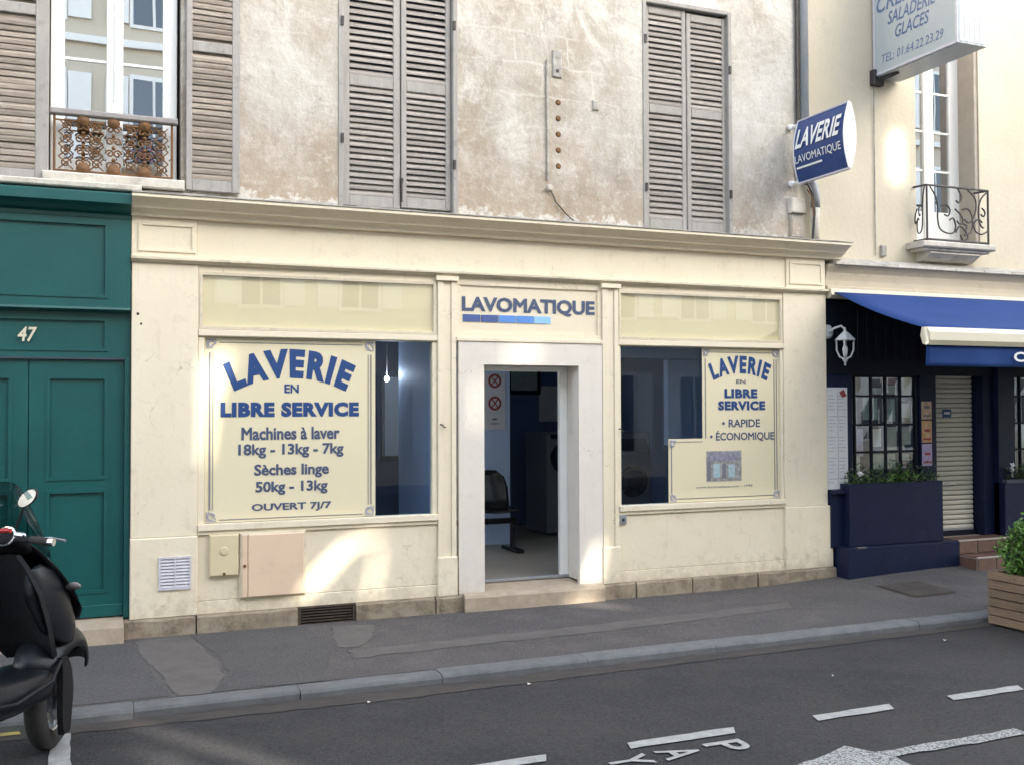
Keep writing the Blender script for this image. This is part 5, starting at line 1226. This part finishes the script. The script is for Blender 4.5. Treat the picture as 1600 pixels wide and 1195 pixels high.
# ------------------------------------------------------------------ STREET PLANTER
pt = thing('street_planter', 'square timber plank planter with a leafy green shrub at the right edge', 'planter', (7.95, -2.45, ZR))
px0, px1, py0, py1 = 7.47, 8.45, -2.95, -2.0
nb = 6; bh = .078
for k in range(nb):
    z = ZR+.02+k*bh; e = random.uniform(-.006, .006)
    MB().bbox(px0+.005+e, px1-.005, py0-.002, py0+.035, z, z+bh-.010, b=.006).build('plank', M['planter_wood'], pt)
    MB().box(px0+.005, px1-.005, py1-.035, py1+.002, z, z+bh-.010).build('plank', M['planter_wood'], pt)
    MB().add([(px0+e, py0-.015, z), (px0+e, py1+.015, z), (px0+e-.004, py1+.015, z+bh-.010), (px0+e-.004, py0-.015, z+bh-.010),
              (px0+.035, py0-.015, z), (px0+.035, py1+.015, z), (px0+.035, py1+.015, z+bh-.010), (px0+.035, py0-.015, z+bh-.010)],
             [(0, 1, 2, 3), (4, 7, 6, 5), (0, 4, 5, 1), (3, 2, 6, 7), (0, 3, 7, 4), (1, 5, 6, 2)]).build('plank', M['planter_wood'], pt)
    MB().box(px1-.035, px1, py0-.015, py1+.015, z, z+bh-.010).build('plank', M['planter_wood'], pt)
MB().box(px0+.036, px1-.036, py0+.036, py1-.036, ZR+.01, ZR+.40).build('liner', M['soil'], pt)
sbm = MB()
for k in range(14):
    a = random.uniform(0, 6.28); sbm.tube([(7.95, -2.45, ZR+.38), (7.95+.15*math.cos(a), -2.45+.15*math.sin(a), .42), (7.95+.36*math.cos(a), -2.45+.36*math.sin(a), .62)], [.012, .008, .004], 5)
shrub = thing('shrub', 'bright green leafy shrub growing in the timber planter', 'shrub', (7.95, -2.45, .2))
sbm.build('stem', M['stem'], shrub)
clumps = [(7.93+random.uniform(-.42, .42), -2.45+random.uniform(-.38, .38), random.uniform(.28, .66), random.uniform(.08, .17)) for _ in range(64)]
def cl():
    c = random.choice(clumps); v = Vector((random.gauss(0, 1), random.gauss(0, 1), random.gauss(0, 1))).normalized()*c[3]*random.uniform(.5, 1.1)
    return (c[0]+v.x, c[1]+v.y, c[2]+v.z)
leaves(9000, cl, .055, M['leaf'], 'crown', shrub, droop=.5, aspect=.5)
leaves(3500, cl, .05, M['leaf_dark'], 'crown', shrub, droop=.8, aspect=.5)

# ------------------------------------------------------------------ SCOOTER (local frame: x forward, y to the left, z up, front wheel contact at origin)
TH = R(55)
sc = thing('scooter', 'black maxi scooter parked nose to the kerb, cut by the left edge', 'scooter', (-0.175, -2.40, ZR))
def SL_(p, steer=0.0):
    x, y, z = p
    if steer:
        # steering turns about a raked axis through the wheel centre, close to vertical
        c, s = math.cos(steer), math.sin(steer); x, y = x*c-y*s, x*s+y*c
    c, s = math.cos(TH), math.sin(TH)
    return (-0.175+x*c-y*s, -2.40+x*s+y*c, ZR+z+ZUP)
ZUP = 0.0
STEER = R(18)
def smb(mb, steer=0.0):
    mb.v = [SL_(v, steer) for v in mb.v]; return mb
def ellring(cx, cz, ay, az, tilt, n=16, px=2.2, y0=0):
    out = []
    for k in range(n):
        a = 2*math.pi*k/n; c, s = math.cos(a), math.sin(a)
        u = math.copysign(abs(c)**(2/px), c)*ay; v = math.copysign(abs(s)**(2/px), s)*az
        out.append((cx+v*math.sin(tilt), y0+u, cz+v*math.cos(tilt)))
    return out
# front wheel
wr = .285
mb = MB()
for i in range(36):
    a = 2*math.pi*i/36
    for k in range(10):
        b_ = 2*math.pi*k/10; rr = wr-.058+.058*math.cos(b_); yy = .060*math.sin(b_)
        mb.v.append((rr*math.cos(a), yy, wr+rr*math.sin(a)))
for i in range(36):
    for k in range(10): mb.f.append((i*10+k, i*10+(k+1) % 10, ((i+1) % 36)*10+(k+1) % 10, ((i+1) % 36)*10+k))
wheel = smb(mb, STEER).build('front_wheel', M['rubber'], sc, smooth=True)
mb = MB().lathe([(.175, -.035), (.165, -.03), (.165, .03), (.175, .035)], (0, 0, wr), 'y', 28)
for k in range(5):
    a = k*2*math.pi/5
    mb.tube([(.03*math.cos(a), 0, wr+.03*math.sin(a)), (.168*math.cos(a), 0, wr+.168*math.sin(a))], [.022, .014], 6)
mb.lathe([(0, -.05), (.035, -.05), (.035, .05), (0, .05)], (0, 0, wr), 'y', 14)
smb(mb, STEER).build('rim', M['silver'], wheel)
smb(MB().lathe([(.05, -.052), (.12, -.052), (.12, -.047), (.05, -.047)], (0, 0, wr), 'y', 26), STEER).build('brake_disc', M['silver'], wheel)
smb(MB().lathe([(0, -.115), (.016, -.113), (.018, -.10), (.018, .1), (0, .115)], (0, 0, wr), 'y', 10), STEER).build('axle', M['chrome'], wheel)
# fork legs with guards
mb = MB()
for s_ in (-1, 1):
    mb.loft([[(x_+ .0, s_*.092+y_, z_) for (x_, y_) in ((-.045, -.02), (.045, -.02), (.045, .022), (-.045, .022))] for x_, z_ in ((0, 0),)] if False else
            [[(cx+dx, s_*.090+dy, cz) for dx, dy in ((-w_, -.018), (w_, -.018), (w_, .020), (-w_, .020))] for cx, cz, w_ in ((.0, wr-.06, .03), (-.01, wr, .05), (-.04, wr+.12, .055), (-.10, wr+.30, .04), (-.16, wr+.48, .03))])
smb(mb, STEER).build('fork', M['black_plastic'], sc)
# long guard panel beside the wheel
mb = MB()
mb.loft([[(cx+dx, -.118+dy, cz) for dx, dy in ((-w_, -.012), (w_*.6, -.02), (w_, .01), (-w_, .02))] for cx, cz, w_ in ((-.10, .12, .05), (-.09, .22, .085), (-.08, .34, .095), (-.10, .46, .07), (-.15, .56, .04))])
smb(mb, STEER).build('fork_guard', M['black_matt'], sc, smooth=False)
ZUP = 0.05
# mudguard: hood that comes over the wheel and drops at the front in a blunt beak
mb = MB(); rings = []
for i in range(15):
    t = i/14; a = R(150-135*t)
    rr = wr+.075+.045*t
    w_ = .085+.065*math.sin(math.pi*min(1, .15+t*.75))
    ring = []
    for k in range(11):
        b_ = -math.pi/2+math.pi*k/10
        dr = -.13*(1-math.cos(b_))
        ring.append(((rr+dr)*math.cos(a), w_*math.sin(b_), wr+(rr+dr)*math.sin(a)))
    for k in range(10, -1, -1):
        b_ = -math.pi/2+math.pi*k/10
        dr = -.13*(1-math.cos(b_))-.012
        ring.append(((rr+dr)*math.cos(a), w_*.90*math.sin(b_), wr+(rr+dr)*math.sin(a)))
    rings.append(ring)
mb.loft(rings); smb(mb, STEER*.7).build('mudguard', M['black_plastic'], sc, smooth=True)
ZUP = 0.15
# nose fairing: wedge from the beak up to the dash, flanked by side cheeks
mb = MB()
rg = [ellring(.13, .56, .05, .03, R(-60), px=2.6), ellring(.09, .60, .12, .06, R(-55), px=2.8), ellring(.02, .68, .18, .09, R(-48), px=3), ellring(-.08, .78, .215, .105, R(-42), px=3),
      ellring(-.20, .90, .215, .10, R(-38), px=3), ellring(-.30, 1.00, .18, .08, R(-32), px=3), ellring(-.36, 1.07, .12, .04, R(-25), px=2.6)]
smb(mb.loft(rg)).build('nose_fairing', M['black_plastic'], sc, smooth=True)
for s_ in (-1, 1):
    mb = MB(); rg = []
    for x_, z_, y_, h_, t_ in ((.08, .50, .09, .03, .012), (.00, .56, .15, .11, .022), (-.10, .64, .185, .17, .026), (-.22, .72, .20, .20, .026), (-.33, .78, .20, .18, .024), (-.40, .84, .185, .10, .016)):
        rg.append([(x_+.02*math.cos(a_), s_*(y_-.02+t_*math.cos(a_)), z_+h_*math.sin(a_)) for a_ in [2*math.pi*k/12 for k in range(12)]])
    smb(mb.loft(rg)).build('side_cheek', M['black_plastic'], sc, smooth=True)
# leg shield: thin concave panel behind the nose
mb = MB()
rg = []
for x_, z_, w_ in ((-.12, .40, .15), (-.20, .50, .19), (-.27, .64, .215), (-.33, .80, .21), (-.38, .94, .17), (-.40, 1.02, .12)):
    row = [(x_+.07*(k/6-1)**2*0-.05*abs(k/6-1)**2, (k/6-1)*w_, z_) for k in range(13)]
    rg.append(row+[(p_[0]+.045, p_[1]*.97, p_[2]) for p_ in reversed(row)])
smb(mb.loft(rg)).build('leg_shield', M['black_matt'], sc, smooth=False)
ZUP = 0.03
mb = MB()
rg = [ellring(-.10, .44, .12, .06, 0, px=3), ellring(-.25, .40, .20, .10, 0, px=3), ellring(-.50, .40, .22, .11, 0, px=3), ellring(-.75, .42, .22, .13, 0, px=3), ellring(-1.05, .52, .24, .20, 0, px=3), ellring(-1.45, .68, .20, .20, 0), ellring(-1.8, .82, .10, .12, 0)]
smb(mb.loft(rg)).build('body', M['black_plastic'], sc, smooth=True)
smb(MB().tube([(-.12, -.165, .52), (-.30, -.235, .44), (-.60, -.25, .40), (-1.0, -.26, .46)], .012, 6)).build('side_trim', M['black_matt'], sc)
mb = MB(); rg = [ellring(-.62, .74, .10, .06, 0), ellring(-.8, .78, .17, .07, 0), ellring(-1.15, .80, .18, .07, 0), ellring(-1.3, .87, .17, .08, 0), ellring(-1.65, .90, .10, .06, 0)]
smb(mb.loft(rg)).build('saddle', M['black_matt'], sc, smooth=True)
mb = MB()
for i in range(28):
    a = 2*math.pi*i/28
    for k in range(8):
        b_ = 2*math.pi*k/8; rr = .225+.06*math.cos(b_); mb.v.append((-1.52+rr*math.cos(a), .07*math.sin(b_), .285+rr*math.sin(a)))
for i in range(28):
    for k in range(8): mb.f.append((i*8+k, i*8+(k+1) % 8, ((i+1) % 28)*8+(k+1) % 8, ((i+1) % 28)*8+k))
rw = smb(mb).build('rear_wheel', M['rubber'], sc, smooth=True)
smb(MB().lathe([(0, -.04), (.17, -.04), (.17, .04), (0, .04)], (-1.52, 0, .285), 'y', 24)).build('rim', M['silver'], rw)
# windscreen
ZUP = 0.16
mb = MB(); nr = 7
for i in range(6):
    t = i/5
    for k in range(nr):
        s_ = (k/(nr-1)-.5)*2; w_ = .22-.05*t*t
        mb.v.append((-.22-.16*t-.07*s_*s_, s_*w_, .98+.42*t-(.06*s_*s_*t)))
for i in range(5):
    for k in range(nr-1): mb.f.append((i*nr+k, i*nr+k+1, (i+1)*nr+k+1, (i+1)*nr+k))
smb(mb).build('windscreen', M['screen'], sc, smooth=True)
# handlebar, grips, levers
hb = smb(MB().tube([(-.46, 0, 1.07), (-.46, -.12, 1.09), (-.50, -.26, 1.10)], .014, 8).tube([(-.46, 0, 1.07), (-.46, .12, 1.09), (-.50, .26, 1.10)], .014, 8), R(4)).build('handlebar', M['black_matt'], sc)
for s_ in (-1, 1):
    smb(MB().tube([(-.49, s_*.20, 1.10), (-.52, s_*.33, 1.095)], .021, 10), R(4)).build('grip', M['rubber'], hb)
    smb(MB().tube([(-.44, s_*.20, 1.10), (-.41, s_*.27, 1.10), (-.43, s_*.36, 1.09)], .008, 6), R(4)).build('brake_lever', M['silver'], hb)
    smb(MB().lathe([(0, -.01), (.02, -.01), (.02, .018), (0, .018)], (-.53, s_*.345, 1.095), 'y', 10), R(4)).build('bar_end', M['chrome'], hb)
smb(MB().loft([ellring(-.36, 1.02, .15, .04, R(60)), ellring(-.40, 1.08, .16, .07, R(60)), ellring(-.46, 1.11, .13, .055, R(60))]), 0).build('dashboard', M['black_matt'], sc, smooth=True)
for y_ in (-.075, .06):
    smb(MB().tube([(-.47+.045*math.cos(a)*.5, y_+.052*math.sin(a), 1.115+.045*math.cos(a)) for a in [i*math.pi/9 for i in range(19)]], .007, 6, False)).build('gauge_bezel', M['chrome'], sc)
smb(MB().tube([(-.50, -.02, 1.145), (-.50, -.13, 1.15)], .012, 8)).build('switch', M['red'], sc)
smb(MB().tube([(-.50, -.16, 1.13), (-.50, -.21, 1.125)], .016, 8)).build('clamp', M['chrome'], sc)
# mirrors
for s_ in (-1, 1):
    st_ = smb(MB().tube([(-.46, s_*.10, 1.08), (-.44, s_*.12, 1.17), (-.43, s_*.15, 1.26)], .008, 6)).build('mirror_stem', M['black_matt'], sc)
    n_ = 18; ring = []; 
    c0 = (-.425, s_*.17, 1.315)
    f_ = MB(); 
    pts = [(0.062*math.cos(2*math.pi*k/n_), 0.040*math.sin(2*math.pi*k/n_)) for k in range(n_)]
    rot = R(28)*(-1 if s_ < 0 else 1)
    def mpt(u, v, d):
        uu = u*math.cos(rot)-v*math.sin(rot); vv = u*math.sin(rot)+v*math.cos(rot)
        return (c0[0]+d+.45*vv+.25*uu*(1 if s_ < 0 else -1), c0[1]+uu, c0[2]+vv)
    f_.loft([[mpt(u*k_, v*k_, d) for u, v in pts] for k_, d in ((1.08, 0), (1.1, .012), (.85, .03), (.3, .04))]); smb(f_).build('mirror_shell', M['black_plastic'], st_, smooth=True)
    f_ = MB(); f_.add([mpt(u, v, -.003) for u, v in pts], [tuple(range(n_))]); smb(f_).build('mirror_glass', M['mirror'], st_, recalc=False)
# turn indicator
for s_ in (-1, 1):
    smb(MB().loft([ellring(-.10, .80, .02, .022, 0, 10, y0=s_*.22), ellring(-.10, .80, .02, .022, 0, 10, y0=s_*.22)]) if False else MB().tube([(-.10, s_*.17, .79), (-.12, s_*.25, .80), (-.13, s_*.285, .80)], [.022, .022, .010], 10)).build('indicator', M['amber'], sc, smooth=True)
